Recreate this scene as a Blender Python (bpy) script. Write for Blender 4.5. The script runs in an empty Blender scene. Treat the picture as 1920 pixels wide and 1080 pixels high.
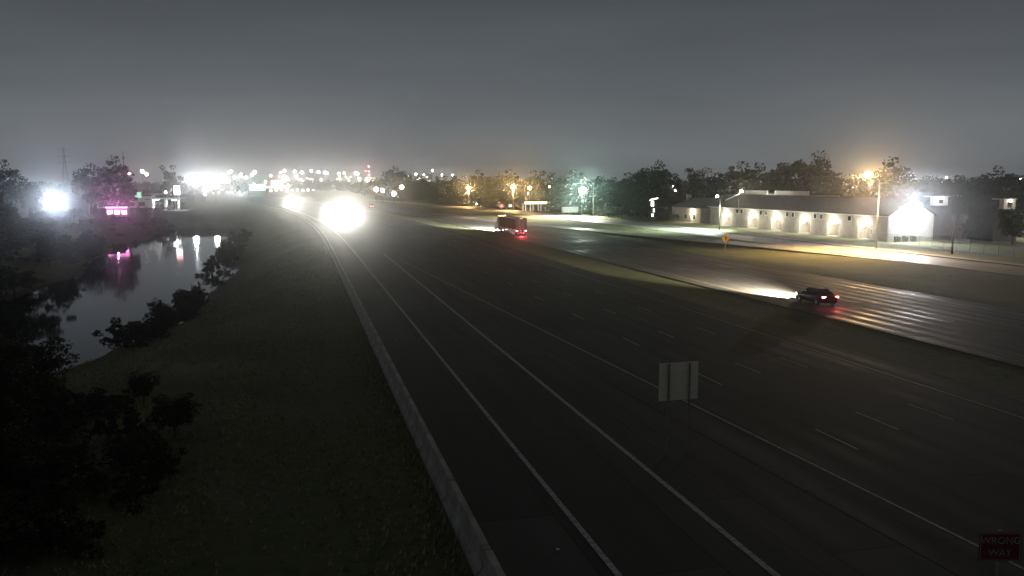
import bpy, bmesh, math, random
from mathutils import Vector, Matrix
R = math.radians
sc = bpy.context.scene
C = sc.collection

# ------------------------------------------------------------------ camera, sky, light, exposure
CAM_H = 11.3
cam = bpy.data.cameras.new('camera')
cam.lens = 30.0; cam.sensor_width = 36.0; cam.clip_start = 0.1; cam.clip_end = 9000
co = bpy.data.objects.new('camera', cam); C.objects.link(co)
co.location = (0, 0, CAM_H)
co.rotation_euler = (R(90 - 6.949), 0, R(-13.937))
sc.camera = co

w = bpy.data.worlds.new('World'); sc.world = w; w.use_nodes = True
nt = w.node_tree; nt.nodes.clear()
def N(tree, t, **kw):
    n = tree.nodes.new(t)
    for k, v in kw.items(): setattr(n, k, v)
    return n
wo = N(nt, 'ShaderNodeOutputWorld'); bg = N(nt, 'ShaderNodeBackground'); bg2 = N(nt, 'ShaderNodeBackground')
add = N(nt, 'ShaderNodeAddShader')
sky = N(nt, 'ShaderNodeTexSky', sky_type='NISHITA', sun_disc=False, sun_elevation=R(-4.0), sun_rotation=R(200))
nt.links.new(sky.outputs[0], bg2.inputs[0]); bg2.inputs[1].default_value = 0.05
# night sky lit from below by the city: brightest along the horizon, falling off with height, thin cloud
tc = N(nt, 'ShaderNodeTexCoord'); sx = N(nt, 'ShaderNodeSeparateXYZ'); nt.links.new(tc.outputs['Generated'], sx.inputs[0])
ramp = N(nt, 'ShaderNodeValToRGB')
stops = [(0.0, (.228, .243, .248)), (.03, (.183, .197, .205)), (.10, (.117, .130, .142)), (.21, (.062, .071, .081)), (.5, (.047, .051, .053)), (1.0, (.030, .032, .033))]
el = ramp.color_ramp.elements
while len(el) < len(stops): el.new(.5)
for e, (p, c) in zip(el, stops): e.position = p; e.color = (*c, 1)
nt.links.new(sx.outputs[2], ramp.inputs[0])
mp = N(nt, 'ShaderNodeMapping'); mp.inputs['Scale'].default_value = (1.6, 1.6, 9.0); mp.inputs['Rotation'].default_value = (0.12, 0.2, 0)
nt.links.new(tc.outputs['Generated'], mp.inputs[0])
nz = N(nt, 'ShaderNodeTexNoise'); nz.inputs['Scale'].default_value = 1.7; nz.inputs['Detail'].default_value = 4
nt.links.new(mp.outputs[0], nz.inputs[0])
mr = N(nt, 'ShaderNodeMapRange'); mr.inputs[1].default_value = .3; mr.inputs[2].default_value = .75; mr.inputs[3].default_value = .88; mr.inputs[4].default_value = 1.12
nt.links.new(nz.outputs[0], mr.inputs[0])
mx = N(nt, 'ShaderNodeMix', data_type='RGBA', blend_type='MULTIPLY'); mx.inputs[0].default_value = 1
nt.links.new(ramp.outputs[0], mx.inputs[6]); nt.links.new(mr.outputs[0], mx.inputs[7])
# the glow is strongest over the lit town ahead and fades evenly to the other side of the sky
dp = N(nt, 'ShaderNodeVectorMath', operation='DOT_PRODUCT'); dp.inputs[1].default_value = (.05, .999, 0)
nt.links.new(tc.outputs['Generated'], dp.inputs[0])
lb_ = N(nt, 'ShaderNodeMapRange'); lb_.inputs[1].default_value = -1; lb_.inputs[2].default_value = 1; lb_.inputs[3].default_value = .8; lb_.inputs[4].default_value = 1.0
nt.links.new(dp.outputs['Value'], lb_.inputs[0])
pw = N(nt, 'ShaderNodeMath', operation='POWER'); nt.links.new(lb_.outputs[0], pw.inputs[0]); pw.inputs[1].default_value = 1.2
mx2 = N(nt, 'ShaderNodeMix', data_type='RGBA', blend_type='MULTIPLY'); mx2.inputs[0].default_value = 1
nt.links.new(mx.outputs[2], mx2.inputs[6]); nt.links.new(pw.outputs[0], mx2.inputs[7])
nt.links.new(mx2.outputs[2], bg.inputs[0]); bg.inputs[1].default_value = 1.0
nt.links.new(bg.outputs[0], add.inputs[0]); nt.links.new(bg2.outputs[0], add.inputs[1]); nt.links.new(add.outputs[0], wo.inputs[0])

sun = bpy.data.lights.new('moon', 'SUN'); sun.energy = 0.01; sun.angle = R(10); sun.color = (.85, .92, 1)
so = bpy.data.objects.new('moon', sun); C.objects.link(so); so.rotation_euler = (R(50), 0, R(200))

sc.view_settings.view_transform = 'Standard'; sc.view_settings.look = 'None'
sc.view_settings.exposure = 0; sc.view_settings.gamma = 1; sc.view_settings.use_curve_mapping = False
sc.render.engine = 'CYCLES'
cy = sc.cycles
cy.use_denoising = True; cy.denoiser = 'OPENIMAGEDENOISE'; cy.denoising_input_passes = 'RGB_ALBEDO_NORMAL'
cy.max_bounces = 4; cy.diffuse_bounces = 2; cy.glossy_bounces = 2; cy.transmission_bounces = 2; cy.transparent_max_bounces = 8; cy.volume_bounces = 0
cy.sample_clamp_indirect = 4; cy.sample_clamp_direct = 0
cy.caustics_reflective = False; cy.caustics_refractive = False

# ------------------------------------------------------------------ materials
def mat(name, col, rough=.7, metal=0, noise=None, bump=0, spec=.5, emit=None, estr=0, col2=None, uv=False, alpha=None):
    m = bpy.data.materials.new(name); m.use_nodes = True
    t = m.node_tree; b = t.nodes['Principled BSDF']
    b.inputs['Base Color'].default_value = (*col, 1); b.inputs['Roughness'].default_value = rough
    b.inputs['Metallic'].default_value = metal; b.inputs['Specular IOR Level'].default_value = spec
    if emit:
        b.inputs['Emission Color'].default_value = (*emit, 1); b.inputs['Emission Strength'].default_value = estr
        m.cycles.emission_sampling = 'NONE'
    if alpha is not None: b.inputs['Alpha'].default_value = alpha
    if noise:
        g = N(t, 'ShaderNodeTexCoord'); n1 = N(t, 'ShaderNodeTexNoise'); n1.inputs['Scale'].default_value = noise; n1.inputs['Detail'].default_value = 8; n1.inputs['Roughness'].default_value = .65
        t.links.new(g.outputs['Object'], n1.inputs[0])
        r = N(t, 'ShaderNodeValToRGB'); c2 = col2 or tuple(c * .45 for c in col)
        r.color_ramp.elements[0].position = .32; r.color_ramp.elements[1].position = .68
        r.color_ramp.elements[0].color = (*c2, 1); r.color_ramp.elements[1].color = (*col, 1)
        t.links.new(n1.outputs[0], r.inputs[0]); t.links.new(r.outputs[0], b.inputs['Base Color'])
        if bump:
            bp = N(t, 'ShaderNodeBump'); bp.inputs['Strength'].default_value = bump; bp.inputs['Distance'].default_value = .05
            n2 = N(t, 'ShaderNodeTexNoise'); n2.inputs['Scale'].default_value = noise * 9; n2.inputs['Detail'].default_value = 6
            t.links.new(g.outputs['Object'], n2.inputs[0])
            t.links.new(n2.outputs[0], bp.inputs['Height']); t.links.new(bp.outputs[0], b.inputs['Normal'])
    return m

def grass_mat(name, a, b_, c):
    m = bpy.data.materials.new(name); m.use_nodes = True; t = m.node_tree; b = t.nodes['Principled BSDF']
    g = N(t, 'ShaderNodeTexCoord')
    n1 = N(t, 'ShaderNodeTexNoise'); n1.inputs['Scale'].default_value = .09; n1.inputs['Detail'].default_value = 9; n1.inputs['Roughness'].default_value = .7
    n2 = N(t, 'ShaderNodeTexNoise'); n2.inputs['Scale'].default_value = 2.2; n2.inputs['Detail'].default_value = 8; n2.inputs['Roughness'].default_value = .75
    for n in (n1, n2): t.links.new(g.outputs['Object'], n.inputs[0])
    r1 = N(t, 'ShaderNodeValToRGB'); r1.color_ramp.elements[0].position = .35; r1.color_ramp.elements[1].position = .65
    r1.color_ramp.elements[0].color = (*a, 1); r1.color_ramp.elements[1].color = (*b_, 1)
    r2 = N(t, 'ShaderNodeValToRGB'); r2.color_ramp.elements[0].position = .4; r2.color_ramp.elements[1].position = .72
    r2.color_ramp.elements[0].color = (0, 0, 0, 1); r2.color_ramp.elements[1].color = (1, 1, 1, 1)
    t.links.new(n1.outputs[0], r1.inputs[0]); t.links.new(n2.outputs[0], r2.inputs[0])
    mx = N(t, 'ShaderNodeMix', data_type='RGBA'); t.links.new(r2.outputs[0], mx.inputs[0]); t.links.new(r1.outputs[0], mx.inputs[6]); mx.inputs[7].default_value = (*c, 1)
    t.links.new(mx.outputs[2], b.inputs['Base Color']); b.inputs['Roughness'].default_value = .95; b.inputs['Specular IOR Level'].default_value = .15
    bp = N(t, 'ShaderNodeBump'); bp.inputs['Strength'].default_value = .9; bp.inputs['Distance'].default_value = .25
    t.links.new(n2.outputs[0], bp.inputs['Height']); t.links.new(bp.outputs[0], b.inputs['Normal'])
    return m

def road_mat(name, c1, c2, tracks=True, lo=.26, hi=.55, edge0=45.2, spec=.3):
    """pavement; UV = (metres across, metres along). Wheel tracks are polished, the strips between them rougher and oil-stained."""
    m = bpy.data.materials.new(name); m.use_nodes = True; t = m.node_tree; b = t.nodes['Principled BSDF']
    uv = N(t, 'ShaderNodeUVMap'); uv.uv_map = 'UVMap'
    mp = N(t, 'ShaderNodeMapping'); mp.inputs['Scale'].default_value = (1, .12, 1); t.links.new(uv.outputs[0], mp.inputs[0])
    n1 = N(t, 'ShaderNodeTexNoise'); n1.inputs['Scale'].default_value = .55; n1.inputs['Detail'].default_value = 8; n1.inputs['Roughness'].default_value = .7
    t.links.new(mp.outputs[0], n1.inputs[0])
    r = N(t, 'ShaderNodeValToRGB'); r.color_ramp.elements[0].position = .3; r.color_ramp.elements[1].position = .7
    r.color_ramp.elements[0].color = (*c1, 1); r.color_ramp.elements[1].color = (*c2, 1)
    t.links.new(n1.outputs[0], r.inputs[0])
    n2 = N(t, 'ShaderNodeTexNoise'); n2.inputs['Scale'].default_value = 14; n2.inputs['Detail'].default_value = 6
    t.links.new(uv.outputs[0], n2.inputs[0])
    s = N(t, 'ShaderNodeSeparateXYZ'); t.links.new(uv.outputs[0], s.inputs[0])
    def M(op, a, bb=None):
        k = N(t, 'ShaderNodeMath', operation=op)
        for i, v in enumerate((a, bb)):
            if v is None: continue
            if isinstance(v, (int, float)): k.inputs[i].default_value = v
            else: t.links.new(v, k.inputs[i])
        return k.outputs[0]
    # two polished tracks in each 3.7 m lane
    ph = M('MULTIPLY', M('SUBTRACT', s.outputs[0], edge0 + .95), 2 * math.pi / 1.85)
    tr = M('MULTIPLY', M('ADD', M('COSINE', ph), 1.0), .5)
    tr = M('POWER', tr, 1.6)
    pt = N(t, 'ShaderNodeMapRange'); n3 = N(t, 'ShaderNodeTexNoise'); n3.inputs['Scale'].default_value = .09; n3.inputs['Detail'].default_value = 5; t.links.new(uv.outputs[0], n3.inputs[0])
    t.links.new(n3.outputs[0], pt.inputs[0]); pt.inputs[1].default_value = .38; pt.inputs[2].default_value = .62; pt.inputs[3].default_value = .0; pt.inputs[4].default_value = 1.15
    tr = M('MULTIPLY', tr, pt.outputs[0])
    tr = M('MULTIPLY', tr, M('ADD', M('MULTIPLY', n1.outputs[0], .9), .45))
    if not tracks: tr = M('MULTIPLY', tr, .35)
    mr = N(t, 'ShaderNodeMapRange'); t.links.new(tr, mr.inputs[0]); mr.inputs[3].default_value = hi; mr.inputs[4].default_value = lo
    t.links.new(mr.outputs[0], b.inputs['Roughness']); b.inputs['Specular IOR Level'].default_value = spec
    mx = N(t, 'ShaderNodeMix', data_type='RGBA', blend_type='MULTIPLY'); mx.inputs[0].default_value = .5
    t.links.new(r.outputs[0], mx.inputs[6]); t.links.new(n2.outputs[0], mx.inputs[7])
    # paving bays: each a little lighter or darker than the next, with tarred joints
    cb = N(t, 'ShaderNodeCombineXYZ'); t.links.new(s.outputs[1], cb.inputs[0]); t.links.new(M('SUBTRACT', s.outputs[0], edge0), cb.inputs[1])
    br = N(t, 'ShaderNodeTexBrick'); t.links.new(cb.outputs[0], br.inputs['Vector']); br.offset = .37
    for k, v in (('Color1', (.72, .72, .72, 1)), ('Color2', (1.25, 1.24, 1.2, 1)), ('Mortar', (.32, .32, .32, 1))): br.inputs[k].default_value = v
    for k, v in (('Scale', 1.0), ('Mortar Size', .035), ('Mortar Smooth', .2), ('Bias', 0.0), ('Brick Width', 13.5), ('Row Height', 3.7)): br.inputs[k].default_value = v
    mq = N(t, 'ShaderNodeMix', data_type='RGBA', blend_type='MULTIPLY'); mq.inputs[0].default_value = 1
    t.links.new(mx.outputs[2], mq.inputs[6]); t.links.new(br.outputs[0], mq.inputs[7]); t.links.new(mq.outputs[2], b.inputs['Base Color'])
    bp = N(t, 'ShaderNodeBump'); bp.inputs['Strength'].default_value = .25; bp.inputs['Distance'].default_value = .01
    t.links.new(n2.outputs[0], bp.inputs['Height']); t.links.new(bp.outputs[0], b.inputs['Normal'])
    return m

def leaf_mat(name, c1, c2):
    m = bpy.data.materials.new(name); m.use_nodes = True; t = m.node_tree; b = t.nodes['Principled BSDF']
    g = N(t, 'ShaderNodeTexCoord'); n1 = N(t, 'ShaderNodeTexNoise'); n1.inputs['Scale'].default_value = 1.3; n1.inputs['Detail'].default_value = 5
    t.links.new(g.outputs['Object'], n1.inputs[0])
    r = N(t, 'ShaderNodeValToRGB'); r.color_ramp.elements[0].position = .35; r.color_ramp.elements[1].position = .65
    r.color_ramp.elements[0].color = (*c1, 1); r.color_ramp.elements[1].color = (*c2, 1)
    t.links.new(n1.outputs[0], r.inputs[0]); t.links.new(r.outputs[0], b.inputs['Base Color'])
    b.inputs['Roughness'].default_value = .7; b.inputs['Specular IOR Level'].default_value = .25
    return m

M = dict(
    grass=grass_mat('grass_ground', (.10, .115, .055), (.17, .18, .088), (.22, .215, .12)),
    asphalt=road_mat('asphalt_southbound', (.050, .054, .050), (.086, .090, .084), edge0=19.3, lo=.70, hi=.82),
    asphalt_n=road_mat('asphalt_northbound', (.085, .084, .080), (.14, .137, .13), edge0=45.2, lo=.40, hi=.76, spec=.27),
    ramp=road_mat('asphalt_ramp', (.050, .054, .050), (.084, .088, .082), tracks=False, lo=.6, hi=.8),
    concrete_road=road_mat('concrete_frontage', (.30, .285, .25), (.42, .40, .35), edge0=87.4, lo=.36, hi=.62),
    concrete=mat('concrete', (.34, .33, .30), .85, noise=.8, bump=.4, col2=(.20, .195, .18)),
    barrier=mat('barrier_concrete', (.46, .44, .40), .85, noise=1.6, bump=.5, col2=(.20, .19, .17)),
    paint=mat('road_paint', (.66, .65, .60), .8, noise=5, col2=(.16, .16, .15)),
    yellow_paint=mat('yellow_road_paint', (.52, .38, .07), .7, noise=3, col2=(.28, .22, .07)),
    bark=mat('bark', (.085, .065, .045), .9, noise=2.5, bump=.5),
    leaf1=leaf_mat('leaf_oak', (.022, .034, .012), (.040, .056, .019)),
    leaf2=leaf_mat('leaf_elm', (.026, .040, .013), (.048, .066, .021)),
    leaf3=leaf_mat('leaf_lamplit', (.055, .055, .022), (.12, .105, .045)),  # leaves coloured paler to carry the light falling on one tree
    galv=mat('galvanised_steel', (.45, .45, .44), .5, .7, noise=3),
    darkmetal=mat('dark_metal', (.06, .06, .062), .5, .6),
    pole_conc=mat('pole_concrete', (.42, .41, .38), .8, noise=2, bump=.2),
    wood=mat('weathered_wood', (.10, .075, .05), .9, noise=3, bump=.4),
    alu=mat('sheet_aluminium', (.84, .77, .62), .6, .0, noise=1.6, col2=(.66, .60, .50)),
    white=mat('white_paint', (.72, .72, .70), .6, noise=2, col2=(.58, .58, .56)),
    siding=mat('pale_siding', (.66, .65, .60), .75, noise=.7, col2=(.52, .51, .47)),
    wallbeige=mat('beige_wall', (.31, .285, .24), .85, noise=.6, col2=(.20, .185, .155)),
    roof=mat('asphalt_shingle', (.075, .075, .07), .9, noise=1.2, bump=.6),
    door=mat('door_paint', (.20, .16, .11), .6, noise=3),
    glass=mat('dark_glass', (.02, .022, .025), .08, 0),
    rubber=mat('tyre_rubber', (.018, .018, .018), .85),
    chrome=mat('bright_metal', (.6, .6, .6), .25, 1),
    black=mat('black_paint', (.012, .012, .014), .28),
    grey=mat('grey_paint', (.16, .165, .17), .3),
    trailer=mat('trailer_paint', (.05, .05, .055), .85, noise=.8, spec=.15),
    darkwall=mat('brown_wall', (.07, .06, .05), .9, noise=.7),
    dullwhite=mat('aged_sheeting', (.34, .33, .31), .7, noise=4),
    signred=mat('aged_red_sheeting', (.15, .010, .010), .6, noise=3),
    postgrey=mat('aged_steel', (.30, .29, .27), .8, noise=4),
    tuft=leaf_mat('dry_grass_blades', (.22, .23, .12), (.36, .35, .20)),
    silver=mat('silver_paint', (.42, .43, .44), .3, .4),
    red=mat('red_paint', (.22, .012, .012), .5),
    yellow=mat('sign_yellow', (.75, .42, .03), .5),
    green=mat('green_paint', (.03, .22, .10), .5),
    magenta=mat('magenta_panel', (.55, .05, .35), .5),
    ac=mat('unit_casing', (.45, .46, .45), .6, .2, noise=3),
)
def emat(name, col, s): return mat(name, (.8, .8, .8), .5, emit=col, estr=s)
WHITE, COOL, BLUEW, AMBER, WARM, GREENW, PINK, REDL = (1, .955, .82), (.9, .95, 1), (.75, .85, 1), (1, .62, .25), (1, .86, .62), (.62, 1, .82), (1, .28, .72), (1, .06, .08)
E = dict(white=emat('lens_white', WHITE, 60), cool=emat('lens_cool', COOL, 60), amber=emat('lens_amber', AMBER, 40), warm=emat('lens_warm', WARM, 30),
         greenw=emat('lens_green', GREENW, 60), pink=emat('lens_pink', PINK, 9), tail=emat('lens_tail', REDL, 14), brake=emat('lens_brake', (1, .12, .12), 40),
         marker=emat('lens_marker', (1, .25, .15), 8), far=emat('far_white', (1, .95, .88), 60), faramber=emat('far_amber', (1, .75, .42), 60),
         farred=emat('far_red', (1, .2, .25), 50), farteal=emat('far_teal', (.4, 1, .85), 14), signw=emat('sign_white', (1, .98, .95), 3), signred=emat('sign_red', (1, .18, .22), 4),
         signyel=emat('sign_yellow_lit', (1, .86, .42), 1.1), signgreen=emat('sign_green_lit', (.35, .9, .5), 1.2), farwin=emat('far_window', (1, .9, .78), 9))

# ------------------------------------------------------------------ helpers
class MB:
    def __init__(s): s.v = []; s.f = []
    def quad(s, *p):
        n = len(s.v); s.v += [tuple(q) for q in p]; s.f.append(tuple(range(n, n + len(p)))); return s
    def box(s, x0, y0, z0, x1, y1, z1):
        n = len(s.v)
        s.v += [(x0, y0, z0), (x1, y0, z0), (x1, y1, z0), (x0, y1, z0), (x0, y0, z1), (x1, y0, z1), (x1, y1, z1), (x0, y1, z1)]
        s.f += [tuple(n + i for i in q) for q in ((0, 3, 2, 1), (4, 5, 6, 7), (0, 1, 5, 4), (1, 2, 6, 5), (2, 3, 7, 6), (3, 0, 4, 7))]; return s
    def tube(s, pts, rad, seg=8, cap=True):
        pts = [Vector(p) for p in pts]; rad = rad if isinstance(rad, (list, tuple)) else [rad] * len(pts)
        n0 = len(s.v)
        for i, p in enumerate(pts):
            d = (pts[min(i + 1, len(pts) - 1)] - pts[max(i - 1, 0)]).normalized()
            a = d.orthogonal().normalized(); b = d.cross(a)
            for k in range(seg):
                th = 2 * math.pi * k / seg
                s.v.append(tuple(p + (a * math.cos(th) + b * math.sin(th)) * rad[i]))
        for i in range(len(pts) - 1):
            for k in range(seg):
                s.f.append((n0 + i * seg + k, n0 + i * seg + (k + 1) % seg, n0 + (i + 1) * seg + (k + 1) % seg, n0 + (i + 1) * seg + k))
        if cap:
            s.f.append(tuple(n0 + k for k in reversed(range(seg)))); e = n0 + (len(pts) - 1) * seg; s.f.append(tuple(e + k for k in range(seg)))
        return s
    def prism(s, poly, axis, a, b):
        """extrude a closed 2-D outline along an axis ('x': outline is (y,z); 'y': (x,z); 'z': (x,y))"""
        n = len(s.v); k = len(poly)
        for c in (a, b):
            for (p, q) in poly:
                s.v.append({'x': (c, p, q), 'y': (p, c, q), 'z': (p, q, c)}[axis])
        s.f.append(tuple(n + i for i in range(k))); s.f.append(tuple(n + k + i for i in reversed(range(k))))
        for i in range(k): s.f.append((n + i, n + k + i, n + k + (i + 1) % k, n + (i + 1) % k))
        return s
    def ball(s, c, r, seg=10, rings=6, sz=1):
        n = len(s.v)
        for i in range(1, rings):
            for k in range(seg):
                a = math.pi * i / rings; t = 2 * math.pi * k / seg
                s.v.append((c[0] + r * math.sin(a) * math.cos(t), c[1] + r * math.sin(a) * math.sin(t), c[2] + sz * r * math.cos(a)))
        s.v += [(c[0], c[1], c[2] + r * sz), (c[0], c[1], c[2] - r * sz)]; T = n + (rings - 1) * seg
        for i in range(rings - 2):
            for k in range(seg): s.f.append((n + i * seg + k, n + (i + 1) * seg + k, n + (i + 1) * seg + (k + 1) % seg, n + i * seg + (k + 1) % seg))
        for k in range(seg):
            s.f.append((T, n + k, n + (k + 1) % seg)); q = n + (rings - 2) * seg; s.f.append((T + 1, q + (k + 1) % seg, q + k))
        return s
    def mesh(s, name, m, smooth=False):
        me = bpy.data.meshes.new(name); me.from_pydata(s.v, [], s.f)
        bm = bmesh.new(); bm.from_mesh(me); bmesh.ops.recalc_face_normals(bm, faces=bm.faces); bm.to_mesh(me); bm.free()
        if m: me.materials.append(m)
        if smooth:
            me.shade_smooth(); 
        me.update(); return me
    def build(s, name, m, parent=None, smooth=False, bevel=0, loc=None):
        o = bpy.data.objects.new(name, s.mesh(name, m, smooth)); C.objects.link(o); o.parent = parent
        if loc: o.location = loc
        if bevel:
            b = o.modifiers.new('bevel', 'BEVEL'); b.width = bevel; b.segments = 2; b.limit_method = 'ANGLE'
        return o
def link(name, me, parent=None, loc=(0, 0, 0), rz=0, scale=None):
    o = bpy.data.objects.new(name, me); C.objects.link(o); o.parent = parent; o.location = loc; o.rotation_euler[2] = rz
    if scale: o.scale = scale
    return o
def tag(o, label=None, cat=None, group=None, kind=None):
    if label: o['label'] = label
    if cat: o['category'] = cat
    if group: o['group'] = group
    if kind: o['kind'] = kind
    return o
def thing(name, label, cat, loc=(0, 0, 0), rz=0, group=None):
    o = bpy.data.objects.new(name, None); C.objects.link(o); o.location = loc; o.rotation_euler[2] = rz; o.empty_display_size = .3
    return tag(o, label, cat, group)
def copy_tree(o, parent=None):
    c = o.copy(); C.objects.link(c); c.parent = parent
    for ch in list(o.children): copy_tree(ch, c)
    return c
def light(name, parent, loc, power, col, radius=.1, kind='POINT', aim=None, cone=60, blend=1.0, size=None):
    l = bpy.data.lights.new(name, kind); l.energy = power; l.color = col
    if kind in ('POINT', 'SPOT'): l.shadow_soft_size = radius
    if kind == 'SPOT': l.spot_size = R(cone); l.spot_blend = blend
    if kind == 'AREA': l.shape = 'RECTANGLE'; l.size, l.size_y = size
    o = bpy.data.objects.new(name, l); C.objects.link(o); o.parent = parent; o.location = loc
    if aim is not None: o.rotation_euler = Vector(aim).to_track_quat('-Z', 'Y').to_euler()
    return o
rnd = random.Random(12)

# ------------------------------------------------------------------ road alignment: straight, then a long left-hand curve
def cv(y):
    if y < 150: return 0.0
    if y < 480: return -(y - 150) ** 2 / 5000
    return -(330 ** 2) / 5000 - (y - 480) * .132
def heading(y):
    if y < 150: return 0.0
    return min(.132, (y - 150) / 2500)
def smooth(a, b, x):
    t = max(0, min(1, (x - a) / (b - a))); return t * t * (3 - 2 * t)
def creek_w(y):      # how much of a creek there is at this distance
    return 1 - smooth(345, 385, y)
def ground_z(x, y):
    t = x - cv(y)
    z = -.06
    if t < 4.2:
        wig = 1.6 * math.sin(y * .045) + 1.0 * math.sin(y * .11 + 1)
        bend = -.35 * max(0, 110 - y) - .9 * max(0, 84 - y)
        d = smooth(3.5, -20 + wig + bend, t) if t > -20 + wig + bend else 1
        bed = -7.2
        up = smooth(-38 + wig * 1.5 + bend, -62 + wig + bend, t)
        k = creek_w(y)
        down = d * (bed + .06)
        z = -.06 + (down * (1 - up) + up * -.75) * k + (1 - k) * (-.75 * smooth(3.5, -20, t))
        if t < 2: z += .18 * math.sin(x * .7 + y * .31) * math.sin(y * .23 - x * .4) * smooth(2, -4, t)
    elif 64 < t < 86 and y < 330:
        z -= .5 * math.sin((t - 64) / 22 * math.pi) ** 2 * smooth(330, 200, y)
    elif 37 < t < 43.2:
        z -= .12 * math.sin((t - 37) / 6.2 * math.pi)
    elif t > 100:
        z += 0
    return z
# ------------------------------------------------------------------ ground and water
def frange(a, b, s):
    r = []
    while a < b - 1e-6: r.append(a); a += s
    return r
xs = frange(-3000, -400, 400) + frange(-400, -120, 20) + frange(-120, -64, 4) + frange(-64, 8, 1.0) + frange(8, 36, 4) + frange(36, 44.1, 1) + frange(45, 64, 4) + frange(64, 88, 2) + frange(88, 130, 6) + frange(130, 400, 30) + frange(400, 3001, 400)
ys = frange(-60, 0, 6) + frange(0, 130, 1.6) + frange(130, 420, 4) + frange(420, 700, 20) + frange(700, 4001, 150)
mb = MB(); nx = len(xs)
for y in ys:
    for x in xs:
        X = x + (cv(y) if -130 < x < 400 else 0)
        mb.v.append((X, y, ground_z(X, y)))
for j in range(len(ys) - 1):
    for i in range(nx - 1):
        a = j * nx + i; mb.f.append((a, a + 1, a + nx + 1, a + nx))
ground = mb.build('ground', M['grass'], smooth=True); tag(ground, 'dark grassy ground of the road verges and creek banks', 'ground', kind='structure')

wm = mat('creek_water', (.010, .013, .014), .05, spec=.5)
t = wm.node_tree; g = N(t, 'ShaderNodeTexCoord'); n = N(t, 'ShaderNodeTexNoise'); n.inputs['Scale'].default_value = .5; n.inputs['Detail'].default_value = 3
bp = N(t, 'ShaderNodeBump'); bp.inputs['Strength'].default_value = .04; bp.inputs['Distance'].default_value = .1
t.links.new(g.outputs['Object'], n.inputs[0]); t.links.new(n.outputs[0], bp.inputs['Height']); t.links.new(bp.outputs[0], t.nodes['Principled BSDF'].inputs['Normal'])
mb = MB()
wy = frange(30, 401, 10)
for a, b in zip(wy, wy[1:]):
    mb.quad((-115 + cv(a), a, -6.0), (-8 + cv(a), a, -6.0), (-8 + cv(b), b, -6.0), (-115 + cv(b), b, -6.0))
tag(mb.build('creek_water', wm), 'still creek reflecting the grey night sky', 'water', kind='structure')

# ------------------------------------------------------------------ roads
def strip(name, xl, xr, y0, y1, m, z=0.0, step=8, parent=None, skirt=.12, curve=True, nx=1):
    f = lambda e, y: (e(y) if callable(e) else e)
    ysn = []; y = y0
    while y < y1: ysn.append(y); y += step if y < 600 else step * 6
    ysn.append(y1)
    v = []; uv = []; fs = []
    for y in ysn:
        c = cv(y) if curve else 0
        for k in range(nx + 1):
            tt = f(xl, y) + (f(xr, y) - f(xl, y)) * k / nx
            v.append((tt + c, y, z)); uv.append((tt, y))
    w_ = nx + 1
    for j in range(len(ysn) - 1):
        for k in range(nx): fs.append((j * w_ + k, j * w_ + k + 1, (j + 1) * w_ + k + 1, (j + 1) * w_ + k))
    if skirt:
        for side in (0, nx):
            n = len(v)
            for j, y in enumerate(ysn):
                q = v[j * w_ + side]; v.append((q[0], q[1], q[2] - skirt)); uv.append(uv[j * w_ + side])
            for j in range(len(ysn) - 1):
                a, b = j * w_ + side, (j + 1) * w_ + side
                fs.append((a, b, n + j + 1, n + j) if side == 0 else (b, a, n + j, n + j + 1))
    me = bpy.data.meshes.new(name); me.from_pydata(v, [], fs); me.materials.append(m)
    ul = me.uv_layers.new(name='UVMap')
    for lp in me.loops: ul.data[lp.index].uv = uv[lp.vertex_index]
    o = bpy.data.objects.new(name, me); C.objects.link(o); o.parent = parent
    return o
line3 = lambda y: 20.3 - (y - 23) * .0555
sb_left = lambda y: max(14.6, line3(y) - 2.2)
sb = tag(strip('southbound_carriageway', sb_left, 36.4, -40, 2600, M['asphalt'], nx=4), 'dark four-lane carriageway carrying the oncoming headlights', 'road', kind='structure')
rp = tag(strip('exit_ramp', 5.0, 14.6, -40, 2600, M['ramp'], nx=2, skirt=0), 'dark ramp lane beside the concrete barrier', 'road', kind='structure')
tag(strip('gore_pavement', 14.62, lambda y: max(14.64, line3(y) - 2.22), -40, 80, M['ramp'], z=-.004, nx=2, skirt=0), 'dark paved wedge between the ramp and the main lanes', 'road', kind='structure')
nb = tag(strip('northbound_carriageway', 43.4, 62.6, -40, 2600, M['asphalt_n'], nx=4), 'carriageway with the truck and the dark car', 'road', kind='structure')
fr = tag(strip('frontage_road', 86.4, 96.2, -40, 620, M['concrete_road'], nx=2), 'pale lamp-lit frontage road by the motel', 'road', kind='structure')
LZ = .006
def line(parent, name, x, y0, y1, w_=.14, m='paint'):
    f = x if callable(x) else (lambda y: x)
    return strip(name, lambda y: f(y) - w_ / 2, lambda y: f(y) + w_ / 2, y0, y1, M[m], z=LZ, parent=parent, skirt=0, step=6)
line(rp, 'edge_line', 8.7, -20, 600, .2)
line(rp, 'gore_line', 13.15, -20, 140, .22)
line(sb, 'gore_line', line3, -20, 125, .12)
line(sb, 'edge_line', 33.9, -20, 600, .15, 'yellow_paint')
line(nb, 'edge_line', 45.2, -20, 600, .15, 'yellow_paint'); line(nb, 'edge_line', 60.1, -20, 600, .15)
line(fr, 'edge_line', 87.3, -20, 600, .14, 'yellow_paint')
dash_me = MB().quad((-.055, -1.6, LZ), (.055, -1.6, LZ), (.055, 1.6, LZ), (-.055, 1.6, LZ)).mesh('lane_dash', M['paint'])
def dashes(parent, x, off, y1=360, y0=5):
    y = y0 + off
    while y < y1:
        link('lane_dash', dash_me, parent, (x + cv(y), y, 0), heading(y)); y += 12.2
for x, o_ in ((22.95, 3), (26.65, 5.2), (30.3, 5.9)): dashes(sb, x, o_)
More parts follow.
